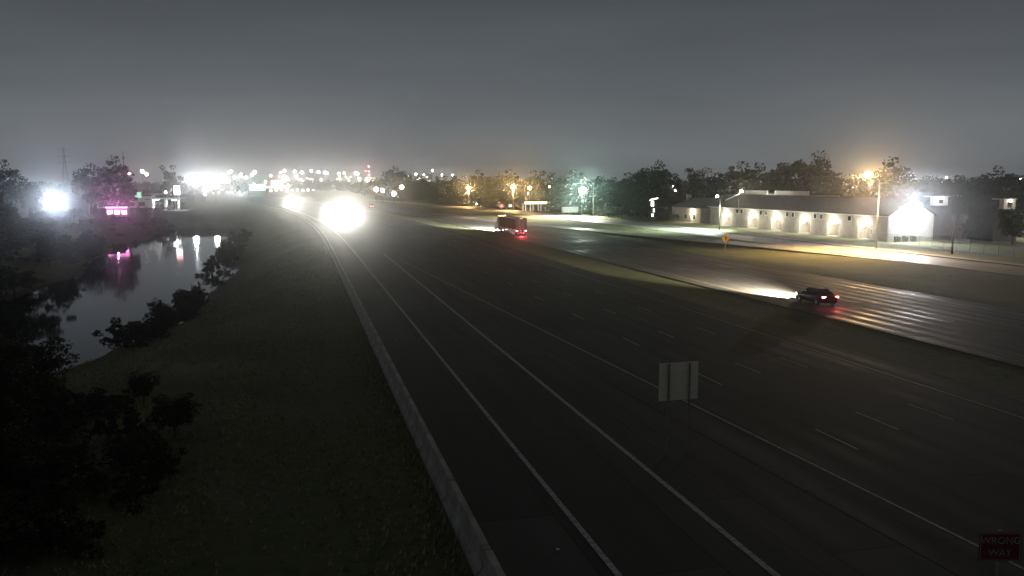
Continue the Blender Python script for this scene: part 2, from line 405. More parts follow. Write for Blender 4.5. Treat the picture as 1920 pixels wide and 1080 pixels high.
for x, o_ in ((48.9, 2), (52.6, 7), (56.3, 4)): dashes(nb, x, o_)
for x, o_ in ((90.4, 2), (93.4, 6)): dashes(fr, x, o_, 300, 60)
# entrance ramp from the frontage road across the grass to the northbound lanes
pts = [(88.5, 108), (84, 135), (79, 162), (73, 190), (67, 218), (61.5, 246), (58.8, 285), (57.5, 330)]
def er(y):
    for (a, b), (c, d) in zip(pts, pts[1:]):
        if b <= y <= d: return a + (c - a) * smooth(b, d, y) * .35 + (c - a) * (y - b) / (d - b) * .65
    return pts[0][0] if y < pts[0][1] else pts[-1][0]
tag(strip('entrance_ramp', lambda y: er(y) - 3.2, lambda y: er(y) + 3.2, 108, 329, M['concrete_road'], z=.012, step=5, nx=2, curve=True), 'pale slip road crossing the grass to the far carriageway', 'road', kind='structure')
# kerb and pavement along the frontage road
mbk = MB().box(0, 0, -.1, .18, 1, .13)
kb = strip('kerb', 96.2, 96.4, -40, 420, M['concrete'], z=.13, skirt=.25); tag(kb, 'pale concrete kerb of the frontage road', 'kerb', kind='structure')
sw = strip('sidewalk', 96.42, 98.4, -40, 420, M['concrete'], z=.125, skirt=.2); tag(sw, 'pale concrete pavement along the frontage road', 'pavement', kind='structure')
tag(strip('parking_lot', 124.2, 134.0, 100, 225, M['concrete_road'], z=-.02, curve=False, skirt=0), 'concrete yard behind the motel', 'parking lot', kind='structure')
# raised pavement markers on the ramp
rm = MB().box(-.06, -.06, 0, .06, .06, .03).mesh('reflector', M['white'])
for k, (x, y, lb) in enumerate(((6.58, 61.2, 'small white marker on the ramp shoulder further up the barrier'), (7.5, 24.3, 'small white marker on the ramp shoulder at the bottom of the picture'))):
    tag(link('pavement_marker', rm, None, (x, y, .002), scale=(.9, .9, .6)), lb, 'marker', 'pavement markers')

# ------------------------------------------------------------------ concrete barrier in cast segments
bar = thing('concrete_barrier', 'long pale concrete barrier along the edge of the ramp', 'barrier', (0, 0, 0))
prof = [(-.36, -.3), (.30, -.3), (.30, .08), (.17, .30), (.10, .84), (-.10, .84), (-.17, .30), (-.36, .04)]
sm = MB().prism(prof, 'y', -2.955, 2.955).mesh('barrier_segment', M['barrier'])
y = -10.0
while y < 420:
    s_ = link('barrier_segment', sm, bar, (5.0 + cv(y) + .012 * rnd.uniform(-1, 1), y, .012 * rnd.uniform(-1, 1)), heading(y)); y += 6.0

# ------------------------------------------------------------------ trees
def crown_mesh(name, seed, nclump, per, leaf, m, shape=(.30, .30, .30), zc=.64, ragged=.42):
    r = random.Random(seed); mb = MB(); cl = []
    for i in range(nclump):
        u = r.uniform(-1, 1); th = r.uniform(0, 2 * math.pi); q = math.sqrt(1 - u * u); rr = r.uniform(.35, 1) ** .6 * (1 + r.uniform(-ragged, ragged))
        c = (shape[0] * rr * q * math.cos(th), shape[1] * rr * q * math.sin(th), zc + shape[2] * rr * u * (1.1 if u > 0 else .85))
        cr = r.uniform(.045, .15); cl.append(c)
        for k in range(per):
            a = r.uniform(-1, 1); b = r.uniform(0, 2 * math.pi); s = math.sqrt(1 - a * a); d = cr * r.uniform(.3, 1) ** .5
            p = Vector((c[0] + d * s * math.cos(b), c[1] + d * s * math.sin(b), c[2] + d * a * .75))
            n = Vector((r.gauss(0, 1), r.gauss(0, 1), r.gauss(.5, 1))).normalized(); e1 = n.orthogonal().normalized(); e2 = n.cross(e1)
            an = r.uniform(0, 6.28); u1 = (e1 * math.cos(an) + e2 * math.sin(an)) * leaf * r.uniform(.6, 1.3); u2 = (e2 * math.cos(an) - e1 * math.sin(an)) * leaf * r.uniform(.35, .7)
            mb.quad(p - u1, p + u2, p + u1, p - u2)
    me = bpy.data.meshes.new(name); me.from_pydata(mb.v, [], mb.f); me.materials.append(m); return me, cl
def trunk_mesh(name, seed, cl, zc):
    r = random.Random(seed); mb = MB()
    top = Vector((r.uniform(-.03, .03), r.uniform(-.03, .03), zc - .1))
    mb.tube([(0, 0, -.04), (0, 0, .02), (top.x * .5, top.y * .5, .22), top], [.034, .026, .021, .014], 8)
    for c in r.sample(cl, min(9, len(cl))):
        b = Vector((top.x * .7, top.y * .7, r.uniform(.26, zc - .12))); c = Vector(c); mid = b.lerp(c, .5) + Vector((0, 0, -.02))
        mb.tube([b, mid, c], [.012, .008, .003], 5)
    return mb.mesh(name, M['bark'])
KIND = {}
for i, (k, m, sh, zc, nc, per, lf) in enumerate((
        ('round', 'leaf1', (.33, .30, .35), .56, 62, 56, .028), ('tall', 'leaf1', (.23, .25, .40), .54, 54, 56, .026),
        ('wide', 'leaf2', (.42, .38, .27), .64, 60, 60, .028), ('lamplit', 'leaf3', (.30, .30, .26), .66, 34, 42, .026),
        ('dense', 'leaf2', (.31, .34, .40), .52, 70, 60, .028), ('near', 'leaf2', (.36, .36, .30), .60, 60, 130, .020),
        ('shrub', 'leaf1', (.55, .55, .42), .46, 34, 60, .040))):
    me, cl = crown_mesh('crown_' + k, 100 + i, nc, per, lf, M[m], sh, zc)
    KIND[k] = (me, trunk_mesh('trunk_' + k, 200 + i, cl, zc))
def stretch(x, y):
    if x > 138: return 'dark leafy tree behind the motel roofs', 'trees behind the motel'
    if y > 430: return 'dark leafy tree in the far tree line left of the amber lamps', 'trees left of the amber lamps'
    if y > 330: return 'dark leafy tree in the tree line behind the amber and green-white lamps', 'trees behind the lamps'
    return 'dark leafy tree between the green-white lamp and the dark-roofed house', 'trees right of the green-white lamp'
def tree(label, x, y, h, wd=1.0, kind='round', group=None, name='leafy_tree', cat='tree', z=None):
    if label == LB: label, group = stretch(x, y)
    o = thing(name, label, cat, (x, y, (ground_z(x, y) if z is None else z)), rnd.uniform(0, 6.28), group)
    c, t_ = KIND[kind]
    link('crown', c, o, scale=(h * wd, h * wd, h)); link('trunk', t_, o, scale=(h, h, h))
    return o
G = 'trees of the line behind the frontage road'; LB = 'dark leafy tree in the tree line behind the frontage road'
special = {1228: 'domed dark tree standing above the line behind the dark-roofed house', 1300: 'pale dry tree with thin foliage beside the dark-roofed house', 1500: 'tallest broad dark tree behind the motel roof',
           1668: 'tall dark tree behind the amber street lamp', 745: 'lone taller tree on the horizon right of the headlights', 1905: 'dark tree at the right edge behind the second motel wing'}
TT = [(745, 78, 700, 24.2), (705, 56, 650, 17.2), (790, 83, 600, 17.6), (830, 85, 520, 16.5), (865, 88, 470, 16.6), (900, 92, 440, 17.4), (930, 97, 420, 16.3), (958, 102, 410, 17.3), (1000, 107, 390, 18), (1042, 112, 370, 17.5), (1085, 116, 350, 16.5), (1130, 124, 340, 15.7), (1172, 130, 330, 16.3), (1205, 135, 325, 15.4), (1228, 130, 300, 18.8), (1262, 137, 300, 15.9), (1300, 136, 280, 17.1), (1340, 147, 285, 16.5), (1380, 147, 270, 17.9), (1425, 154, 265, 17.3), (1462, 158, 260, 17.5), (1500, 159, 250, 20.6), (1540, 167, 250, 18.1), (1590, 177, 250, 15.3), (1630, 175, 235, 16.3), (1668, 174, 225, 18.2), (1710, 182, 225, 15), (1755, 182, 215, 14.6), (1800, 186, 210, 13.6), (1840, 190, 205, 14.4), (1865, 189, 200, 15.2), (1905, 187, 190, 14.2)]
for px, x, y, h in TT:
    kd = {1228: 'wide', 1300: 'lamplit', 1500: 'wide', 1668: 'dense', 745: 'wide'}.get(px) or rnd.choice(['round', 'dense', 'round', 'tall', 'wide'])
    tree(special.get(px, LB), x, y, h, rnd.uniform(.95, 1.25) if px != 1300 else 1.0, kd, None if px in special else G)
# lower trees filling the wood edge
for i in range(64):
    y = 245 + i * 6.2 + rnd.uniform(-2, 2); x = 108 + cv(y) * .9 + rnd.uniform(0, 14) + (8 if y < 300 else 0)
    if y > 560: x += -6
    tree(LB, x, y, rnd.uniform(9, 14), rnd.uniform(1.0, 1.4), rnd.choice(['round', 'dense', 'dense', 'tall', 'round']), G)
for i in range(20):
    y = 232 + rnd.uniform(0, 60); x = 140 + (y - 232) * -.1 + i * 3 + rnd.uniform(-3, 3)
    tree(LB, x + 10, y - i * 2.2, rnd.uniform(10, 13.5), rnd.uniform(1.1, 1.4), rnd.choice(['round', 'dense', 'wide']), G)
for i in range(52):
    y = 243 + i * 6.4 + rnd.uniform(-2, 2); x = 105.5 + cv(y) * .95 + rnd.uniform(-.5, 3) + (5 if y < 262 else 0)
    if 98 < y - 245 < 112: continue
    tree('dark shrub at the foot of the tree line behind the frontage road', x, y, rnd.uniform(3, 5.2), rnd.uniform(1, 1.4), rnd.choice(['shrub', 'shrub', 'dense']), 'shrubs at the foot of the tree line', 'shrub', 'shrub')
# far wood beyond, one mass
mb = MB(); fx = random.Random(5)
def woods(x0, x1, y0, y1, h0, h1, n, lf):
    for i in range(n):
        cx, cyy = fx.uniform(x0, x1), fx.uniform(y0, y1); hh = fx.uniform(h0, h1); rr = hh * fx.uniform(.35, .6)
        for k in range(90):
            a = fx.uniform(-1, 1); b = fx.uniform(0, 6.28); s = math.sqrt(1 - a * a); d = fx.uniform(.4, 1)
            p = Vector((cx + rr * d * s * math.cos(b), cyy + rr * d * s * math.sin(b), hh * (.52 + .48 * d * a)))
            n_ = Vector((fx.gauss(0, 1), fx.gauss(0, 1), fx.gauss(.4, 1))).normalized(); e1 = n_.orthogonal().normalized() * lf * fx.uniform(.6, 1.3); e2 = n_.cross(e1) * .7
            mb.quad(p - e1, p + e2, p + e1, p - e2)
woods(60, 330, 620, 1100, 11, 16, 330, 1.3)
woods(-20, 520, 1300, 1800, 12, 19, 420, 2.0)
woods(-420, -60, 1000, 1500, 10, 15, 260, 1.6)
woods(190, 420, 240, 420, 11, 15, 260, 1.0)
me = bpy.data.meshes.new('far_wood'); me.from_pydata(mb.v, [], mb.f); me.materials.append(M['leaf1'])
tag(link('far_wood', me), 'distant dark wood along the horizon', 'wood', kind='stuff')

# trees and shrubs left of the road
LT = [('tall dark tree at the left edge of the picture', -92, 305, 18.6, 1.0, 'dense'), ('dark tree right beside the one at the left edge', -90, 326, 15.2, .8, 'round'),
      ('broad dark tree left half of the clump behind the creek', -77, 354, 21.0, .85, 'round'), ('broad dark tree right half of the clump behind the creek', -69, 358, 21.4, .95, 'dense'),
      ('lower tree leaning on the right of the big clump', -65.5, 362, 15.5, .8, 'round'), ('single round tree rising behind the gas station', -79, 580, 24.6, .85, 'tall')]
for lb, x, y, h, wd, kd in LT: tree(lb, x, y, h, wd, kd)
GL = 'bank trees across the creek'
for i in range(84):
    y = 120 + 235 * (i + rnd.random()) / 84; x = -43.5 - 42 * rnd.random() ** 1.5 + cv(y)
    hmax = 11.6 - .026 * y + (4 if x < -.30 * y else 0)
    if abs(x / y + .187) < .035 and y > 215: hmax *= .5
    tree('dark bushy tree on the far bank of the creek', x, y, hmax * rnd.uniform(.6, 1), rnd.uniform(1.2, 1.6), rnd.choice(['round', 'dense', 'shrub']), GL, z=ground_z(x, y) - .3)
for i in range(16):
    y = 380 + i * 9 + rnd.uniform(-3, 3); x = -40 - rnd.uniform(0, 16) + cv(y) * .8
    if abs(x + 58) < 16 and 395 < y < 450: continue
    tree('low dark shrub on the slope below the gas station lights', x, y, rnd.uniform(2.2, 4), 1.2, 'shrub', 'low shrubs beyond the creek', 'shrub', 'shrub')
for i in range(62):
    y = 84 + i * 3.6 + rnd.uniform(-3, 3); x = -12.5 - 6 * rnd.random() ** .8 + cv(y)
    tree('dark shrub on the road-side bank of the creek', x, y, rnd.uniform(1.4, 3.9), rnd.uniform(.9, 1.4), rnd.choice(['shrub', 'shrub', 'dense']), 'shrubs on the near creek bank', 'shrub', 'shrub', z=ground_z(x, y) - .2)
for i in range(120):
    y = 18 + 100 * rnd.random(); x = -8.5 - 18 * rnd.random() ** 1.1 + cv(y) - (3 if y < 40 else 0) + 1.2 * math.sin(y * .2)
    if y > 76: x = max(x, -16 + rnd.uniform(0, 2))
    hb = min(rnd.uniform(1.8, 4.6) * (1.2 if x < -14 else .8), (11.0 - .222 * (.97 * y + .24 * x) - ground_z(x, y)) / .95)
    if hb < .9: continue
    tree('dark bush in the thicket at the lower left between slope and water', x, y, hb, rnd.uniform(.9, 1.4), rnd.choice(['shrub', 'near', 'shrub']), 'thicket at the lower left', 'bush', 'bush', z=ground_z(x, y) - .3)
for i in range(75):
    y = 17 + 32 * rnd.random(); x = -5.5 - 17 * rnd.random() - max(0, 30 - y) * .12
    tree('dark bush in the overgrown bottom left corner', x, y, rnd.uniform(1.2, 2.6) + (1.8 if x < -11 else 0) * rnd.random(), rnd.uniform(.9, 1.3), rnd.choice(['shrub', 'near']), 'overgrowth in the bottom left corner', 'bush', 'bush', z=ground_z(x, y) - .3)
for k, (x, y, h, lb) in enumerate(((-13, 27, 5.6, 'leafy tree in the dark bottom left corner nearest the camera'), (-18, 38, 7.0, 'leafy tree in the dark lower left behind the nearest tree'), (-27, 40, 6.0, 'leafy tree at the left edge over the near end of the creek'),
                                  (-20, 60, 4.2, 'leafy tree on the bank where the near water begins'), (-15, 52, 4.2, 'small leafy tree on the slope between barrier and water'))):
    tree(lb, x, y, h, 1.25, 'near')
for i in range(46):
    x = -100 + 52 * rnd.random(); y = 318 + 62 * rnd.random() + (12 if x > -66 else 0)
    if (-97 < x < -86 and y < 366) or (-73 < x < -57 and y < 352): continue
    tree('dark undergrowth bush below the tall trees at the far left', x, y, rnd.uniform(2.4, 4.0), rnd.uniform(1.1, 1.6), 'shrub', 'undergrowth at the far left', 'bush', 'bush')
for i in range(12):
    x = -71 + i * 1.9 + rnd.uniform(-.5, .5); y = 322 + rnd.uniform(-4, 4)
    tree('dark bush at the water edge below the magenta-lit kiosk', x, y, rnd.uniform(2.6, 3.3), 1.2, 'shrub', 'bushes below the kiosk', 'bush', 'bush', z=min(ground_z(x, y), -1.2) - .2)
# rough grass tufts on the near slope and verges
mb = MB(); tf = random.Random(9)
for i in range(42000):
    y = 12 + 150 * tf.random() ** 1.6; x = tf.uniform(-17, 4.3) + cv(y)
    if math.sin(x * .55 + y * .09) * math.sin(y * .17 - x * .21) < tf.uniform(-1.1, .35): continue
    z = ground_z(x, y); h = tf.uniform(.04, .22)
    if tf.random() < .05: x = tf.uniform(3.8, 4.6) + cv(y); z = ground_z(x, y); h = tf.uniform(.1, .35)
    a = tf.uniform(0, 6.28); dx, dy = math.cos(a) * .06, math.sin(a) * .06; l = tf.uniform(-.12, .12)
    n = len(mb.v); mb.v += [(x - dx, y - dy, z - .02), (x + dx, y + dy, z - .02), (x + l, y + l, z + h)]; mb.f.append((n, n + 1, n + 2))
me = bpy.data.meshes.new('grass'); me.from_pydata(mb.v, [], mb.f); me.materials.append(M['tuft'])
tag(link('grass', me), 'rough tufted grass on the slope between barrier and creek', 'grass', kind='stuff')

# ------------------------------------------------------------------ vehicles
def loft(stations, ring):
    mb = MB(); k = None
    for st in stations:
        p = ring(*st); k = len(p); mb.v += p
    for i in range(len(stations) - 1):
        for j in range(k): mb.f.append((i * k + j, i * k + (j + 1) % k, (i + 1) * k + (j + 1) % k, (i + 1) * k + j))
    mb.f.append(tuple(range(k))); e = (len(stations) - 1) * k; mb.f.append(tuple(e + j for j in reversed(range(k))))
    return mb
def body_ring(y, hw, zb, zt):
    h = zt - zb
    half = [(.80, 0), (.97, .12), (1.0, .35), (1.0, .62), (.955, .86), (.86, 1.0)]
    r = [(hw * a, y, zb + h * b) for a, b in half]
    return r + [(-x, yy, z) for x, yy, z in reversed(r)]
def cab_ring(y, hb, ht, zb, zt):
    h = zt - zb
    r = [(hb, y, zb), ((hb * .4 + ht * .6), y, zb + h * .6), (ht, y, zb + h * .93), (ht * .85, y, zt)]
    return r + [(-x, yy, z) for x, yy, z in reversed(r)]
tyre_me = MB().prism([(.33 * math.cos(a * math.pi / 10), .33 + .33 * math.sin(a * math.pi / 10)) for a in range(20)], 'x', -.11, .11).mesh('tyre', M['rubber'])
rim_b = MB().prism([(.21 * math.cos(a * math.pi / 8), .33 + .21 * math.sin(a * math.pi / 8)) for a in range(16)], 'x', -.115, .115)
rim_me = rim_b.mesh('rim', M['chrome'])
def wheel(parent, x, y, s=1.0, wd=1.0):
    a = link('wheel', tyre_me, parent, (x, y, 0), scale=(wd, s, s)); link('rim', rim_me, a)
SED = dict(body=[(-2.36, .66, .40, .84), (-2.25, .84, .27, .99), (-1.5, .91, .20, 1.03), (-.4, .92, .19, .99), (.9, .92, .19, .95), (1.6, .90, .20, .87), (2.15, .83, .22, .76), (2.38, .62, .34, .64)],
           cab=[(-1.85, .78, .70, 1.0, 1.03), (-1.05, .82, .60, .98, 1.42), (-.1, .83, .62, .96, 1.46), (.45, .83, .62, .94, 1.42), (1.15, .80, .74, .9, .96)], roof=(-1.0, .40, .60, 1.445), ax=1.42, hl=.66, tl=.84, front=2.27, rear=-2.31)
SUV = dict(body=[(-2.42, .78, .45, 1.05), (-2.32, .92, .36, 1.16), (-1.4, .97, .30, 1.18), (.9, .97, .30, 1.14), (1.6, .95, .32, 1.10), (2.2, .90, .34, 1.02), (2.44, .74, .42, .86)],
           cab=[(-2.25, .86, .74, 1.12, 1.20), (-2.0, .87, .70, 1.10, 1.74), (-.2, .88, .70, 1.10, 1.80), (.45, .88, .70, 1.10, 1.74), (1.2, .85, .76, 1.08, 1.16)], roof=(-1.9, .40, .68, 1.785), ax=1.45, hl=.84, tl=1.0, front=2.38, rear=-2.40)
def car(label, x, y, rz, spec, paint, front_on=True, rear_on=True, power=0, hcol=WHITE, group=None, cone=30, lens=.11, drop=-.03, tailm='tail', redp=0, pair=True):
    o = thing('car', label, 'car', (x, y, .008), rz, group)
    b = loft(spec['body'], body_ring).build('body', M[paint], o, smooth=True)
    cbn = loft(spec['cab'], cab_ring).build('window_glass', M['glass'], o, smooth=True)
    ry0, ry1, rw, rz_ = spec['roof']
    MB().prism([(-rw, rz_), (rw, rz_), (rw * .8, rz_ + .035), (-rw * .8, rz_ + .035)], 'y', ry0, ry1).build('roof', M[paint], o, bevel=.01)
    for sx_ in (-1, 1):
        MB().tube([(sx_ * .80, 1.12, spec['hl'] + .26), (sx_ * (rw + .01), .42, rz_)], .035, 6).build('pillar', M[paint], o)
        for yy in (-spec['ax'], spec['ax'] - .02): wheel(o, sx_ * .83, yy)
        MB().box(sx_ * .92 - .1, .72, spec['hl'] + .28, sx_ * .92 + .1, .84, spec['hl'] + .42).build('side_mirror', M[paint], o, bevel=.03)
        h = MB().box(sx_ * .60 - .17, spec['front'] - .12, spec['hl'] - .075, sx_ * .60 + .17, spec['front'] + .05, spec['hl'] + .075).build('headlight', E['white'] if front_on else M['chrome'], o, bevel=.03)
        if power and (pair or sx_ > 0): light('headlight_lamp', h, (sx_ * .60, spec['front'] + .16, spec['hl']), power * (1 if pair else 2), hcol, lens, 'SPOT', (0, 1, drop), cone)
        tl = MB().box(sx_ * .66 - .17, spec['rear'] - .04, spec['tl'] - .07, sx_ * .66 + .17, spec['rear'] + .14, spec['tl'] + .07).build('taillight', E[tailm] if rear_on else M['red'], o, bevel=.02)
        if redp and sx_ > 0: light('taillight_lamp', tl, (sx_ * .66, spec['rear'] - .2, spec['tl']), redp, REDL, .1, 'SPOT', (0, -1, -.1), 150)
    MB().box(-.26, spec['rear'] - .05, spec['tl'] - .28, .26, spec['rear'] + .05, spec['tl'] - .15).build('number_plate', M['white'], o)
    MB().box(-.55, spec['front'] - .05, .40, .55, spec['front'] + .03, .54).build('grille', M['darkmetal'], o)
    return o
HP = 34000
car('black saloon car driving away with red tail lights lit, nearest vehicle on the far carriageway', 47.7, 71.5, 0, SED, 'black', power=210000, redp=110, hcol=(1, .86, .66), cone=48, drop=-.04, tailm='brake')
def on(lane, y): return lane + cv(y)
car('oncoming car with the biggest headlight glare, at the centre of the glow', on(16.0, 292), 292, math.pi + heading(292), SUV, 'grey', power=HP, lens=.14, group='oncoming cars')
car('second oncoming car right beside the one with the biggest glare', on(19.7, 306), 306, math.pi + heading(306), SED, 'silver', power=HP, lens=.14, group='oncoming cars')
car('oncoming car with bright headlights a little left of the biggest glare', on(16.6, 470), 470, math.pi + heading(470), SED, 'grey', power=HP * 1.1, group='oncoming cars', lens=.2, pair=False)
car('right one of the two far oncoming cars below the white floodlights', on(21, 905), 905, math.pi + heading(905), SED, 'silver', power=HP*.42, group='oncoming cars', hcol=COOL, lens=.3, pair=False)
car('left one of the two far oncoming cars below the white floodlights', on(24.5, 1180), 1180, math.pi + heading(1180), SED, 'grey', power=HP*.42, group='oncoming cars', hcol=COOL, lens=.3, pair=False)
car('small distant car driving away with red tail lights, past the truck', on(46.9, 412), 412, heading(412), SUV, 'white', power=600, redp=60, tailm='brake', group='cars driving away')

def semi(label, x, y, rz):
    o = thing('semi_truck', label, 'truck', (x, y, .008), rz)
    tr = MB().box(-1.28, -9.2, 1.15, 1.28, 5.2, 3.85).build('trailer', M['trailer'], o, bevel=.04)
    MB().box(-1.29, -9.15, 1.17, -1.283, 5.1, 1.25).build('reflective_strip', M['white'], tr); MB().box(1.283, -9.15, 1.17, 1.29, 5.1, 1.25).build('reflective_strip', M['white'], tr)
    MB().box(-1.295, -9.22, 3.72, -1.282, 5.1, 3.86).build('top_rail', M['white'], tr); MB().box(1.282, -9.22, 3.72, 1.295, 5.1, 3.86).build('top_rail', M['white'], tr)
    for sx_ in (-1, 1):
        MB().box(sx_ * .64 - .6, -9.25, 1.3, sx_ * .64 + .6, -9.205, 3.7).build('rear_door', M['trailer'], tr)
        MB().tube([(sx_ * .4, -9.28, 1.3), (sx_ * .4, -9.28, 3.65)], .02, 6).build('door_bar', M['chrome'], tr)
        MB().box(sx_ * 1.0 - .04, -8.7, .35, sx_ * 1.0 + .04, -3.0, 1.15).build('slide_rail', M['darkmetal'], tr)
        tl = MB().box(sx_ * 1.0 - .18, -9.32, .95, sx_ * 1.0 + .18, -9.2, 1.14).build('taillight', E['brake'], o)
        if sx_ > 0: light('taillight_lamp', tl, (0, -9.6, 1.05), 1300, REDL, .1, 'SPOT', (0, -1, -.2), 110)
        h = MB().box(sx_ * .86 - .2, 11.05, .75, sx_ * .86 + .2, 11.25, 1.0).build('headlight', E['white'], o, bevel=.03)
        light('headlight_lamp', h, (sx_ * .86, 11.45, .88), 900000, (1, .98, .9), .14, 'SPOT', (.05, 1, -.10), 60)
        for k in range(5): MB().box(sx_ * 1.285 - .02, -8.5 + k * 3.2, 1.27, sx_ * 1.285 + .02, -8.35 + k * 3.2, 1.34).build('marker_light', E['marker'], o)
        for yy in (-8.0, -6.8, 4.6, 5.8): wheel(o, sx_ * 1.05, yy, 1.5, 2.2)
        wheel(o, sx_ * 1.08, 9.9, 1.5, 1.3)
        MB().tube([(sx_ * 1.15, 6.9, 1.0), (sx_ * 1.15, 6.9, 3.9)], .08, 8).build('exhaust_stack', M['chrome'], o)
        MB().box(sx_ * 1.42 - .08, 9.2, 2.2, sx_ * 1.42 + .08, 9.35, 2.8).build('side_mirror', M['chrome'], o)
        MB().box(sx_ * 1.05 - .3, -9.1, .4, sx_ * 1.05 + .3, -9.07, 1.1).build('mud_flap', M['rubber'], o)
    for k in range(3): MB().box(-.25 + k * .2, -9.26, 3.74, -.15 + k * .2, -9.21, 3.80).build('marker_light', E['marker'], o)
    MB().box(-.45, 4.2, .75, .45, 11.0, 1.05).build('chassis', M['darkmetal'], o)
    cabm = MB().prism([(6.2, 1.05), (9.0, .75), (11.1, .6), (11.15, 1.45), (10.9, 1.72), (9.35, 1.95), (9.0, 2.75), (8.6, 3.05), (7.6, 3.75), (6.2, 3.8)], 'x', -1.12, 1.12).build('cab', M['red'], o, bevel=.08)
    MB().prism([(9.40, 1.98), (9.06, 2.72), (9.02, 2.70), (9.36, 1.96)], 'x', -1.0, 1.0).build('windscreen', M['glass'], cabm)
    for sx_ in (-1, 1): MB().box(sx_ * 1.125 - .008, 8.2, 1.95, sx_ * 1.125 + .008, 8.95, 2.65).build('side_window', M['glass'], cabm)
    MB().box(-.6, 11.1, .75, .6, 11.2, 1.42).build('grille', M['chrome'], o)
    MB().box(-1.15, 11.08, .4, 1.15, 11.3, .68).build('bumper', M['chrome'], o, bevel=.04)
    for k in range(5): MB().box(-.8 + k * .37, 7.9, 3.72, -.68 + k * .37, 8.0, 3.82).build('marker_light', E['amber'], o)
    return o
semi('articulated truck driving away with red tail lights and a bright pool of headlight', 47.4 + cv(191), 191, heading(191))

# ------------------------------------------------------------------ signs
s = thing('guide_sign', 'blank back of a square metal sign on two posts in the gore', 'sign', (15.1, 32.1, -.06), R(2))
pan = MB().box(-.87, -.012, 2.43, .87, .0, 4.01).build('panel', M['alu'], s)
plk = MB().box(-.86, -.03, .006, .86, -.0125, .314).mesh('plank', M['alu'])
for k in range(5): link('plank', plk, pan, (0, 0, 2.42 + k * .32))
for x in (-.88, .84): MB().box(x, -.045, 2.42, x + .04, -.001, 4.02).build('edge_flange', M['alu'], pan)
for z in (2.7, 3.7): MB().box(-.84, -.06, z - .03, .84, -.0305, z + .03).build('stiffener', M['alu'], pan)
for x in (-.48, .46): MB().tube([(x, -.11, -.05), (x, -.11, 3.98)], .04, 8).build('post', M['postgrey'], s)

def text_mesh(txt, size, m, ext=.002):
    cu = bpy.data.curves.new('text', 'FONT'); cu.body = txt; cu.size = size; cu.align_x = 'CENTER'; cu.align_y = 'CENTER'; cu.extrude = ext
    to = bpy.data.objects.new('tmp', cu); C.objects.link(to)
    dg = bpy.context.evaluated_depsgraph_get(); me = bpy.data.meshes.new_from_object(to.evaluated_get(dg)); bpy.data.objects.remove(to)
    me.materials.clear(); me.materials.append(m); return me
ww = thing('wrong_way_sign', 'red WRONG WAY sign on a post in the dark bottom right corner', 'sign', (16.9, 17.0, -.06), R(-14))
wp = MB().box(-.535, -.01, 1.9, .535, .01, 2.66).build('panel', M['signred'], ww)
fr_ = MB()
for a in ((-.51, 1.92, .51, 1.94), (-.51, 2.62, .51, 2.64), (-.51, 1.94, -.49, 2.62), (.49, 1.94, .51, 2.62)): fr_.box(a[0], -.014, a[1], a[2], -.0105, a[3])
fr_.build('border', M['dullwhite'], wp)
for tx, z in (('WRONG', 2.44), ('WAY', 2.12)):
    q = link('lettering', text_mesh(tx, .255, M['dullwhite']), wp, (0, -.013, z)); q.rotation_euler = (R(90), 0, 0)
MB().tube([(0, .05, -.05), (0, .05, 2.7)], .035, 8).build('post', M['galv'], ww)

def post_sign(name, label, x, y, z, shape, size, m, bor=None, post_h=None, rz=0, mark=None):
    o = thing(name, label, 'sign', (x, y, ground_z(x, y)), rz)
    if shape == 'diamond': poly = [(0, -size), (size, 0), (0, size), (-size, 0)]
    elif shape == 'octagon': poly = [(size * math.cos(R(22.5 + 45 * k)), size * math.sin(R(22.5 + 45 * k))) for k in range(8)]
    else: poly = [(-size, -size * .8), (size, -size * .8), (size, size * .8), (-size, size * .8)]
    p = MB().prism([(a, b + z) for a, b in poly], 'y', -.01, .01).build('panel', m, o)
    if mark:
        for a in mark: MB().prism([(q * size, r_ * size + z) for q, r_ in a], 'y', -.016, -.0105).build('symbol', M['black' if shape == 'diamond' else 'white'], p)
    MB().tube([(0, .05, -.1), (0, .05, z + size * .6)], .035, 8).build('post', M['galv'], o)
    return o
post_sign('warning_sign', 'yellow diamond warning sign with a black mark in the grass strip', 70.4, 132.4, 2.45, 'diamond', .78, M['yellow'],
          mark=[[(-.12, -.45), (.12, -.45), (.12, .1), (-.12, .1)], [(-.3, .1), (.3, .1), (0, .5)]])
post_sign('stop_sign', 'small red octagonal sign at the far end of the slip road', 76.0 + cv(323) * 0, 323, 2.9, 'octagon', .95, M['red'], mark=[[(-.5, -.12), (.5, -.12), (.5, .12), (-.5, .12)]])
post_sign('road_sign', 'small white rectangular sign right of the red octagonal sign', 80.2, 326, 2.9, 'rect', .6, M['white'])

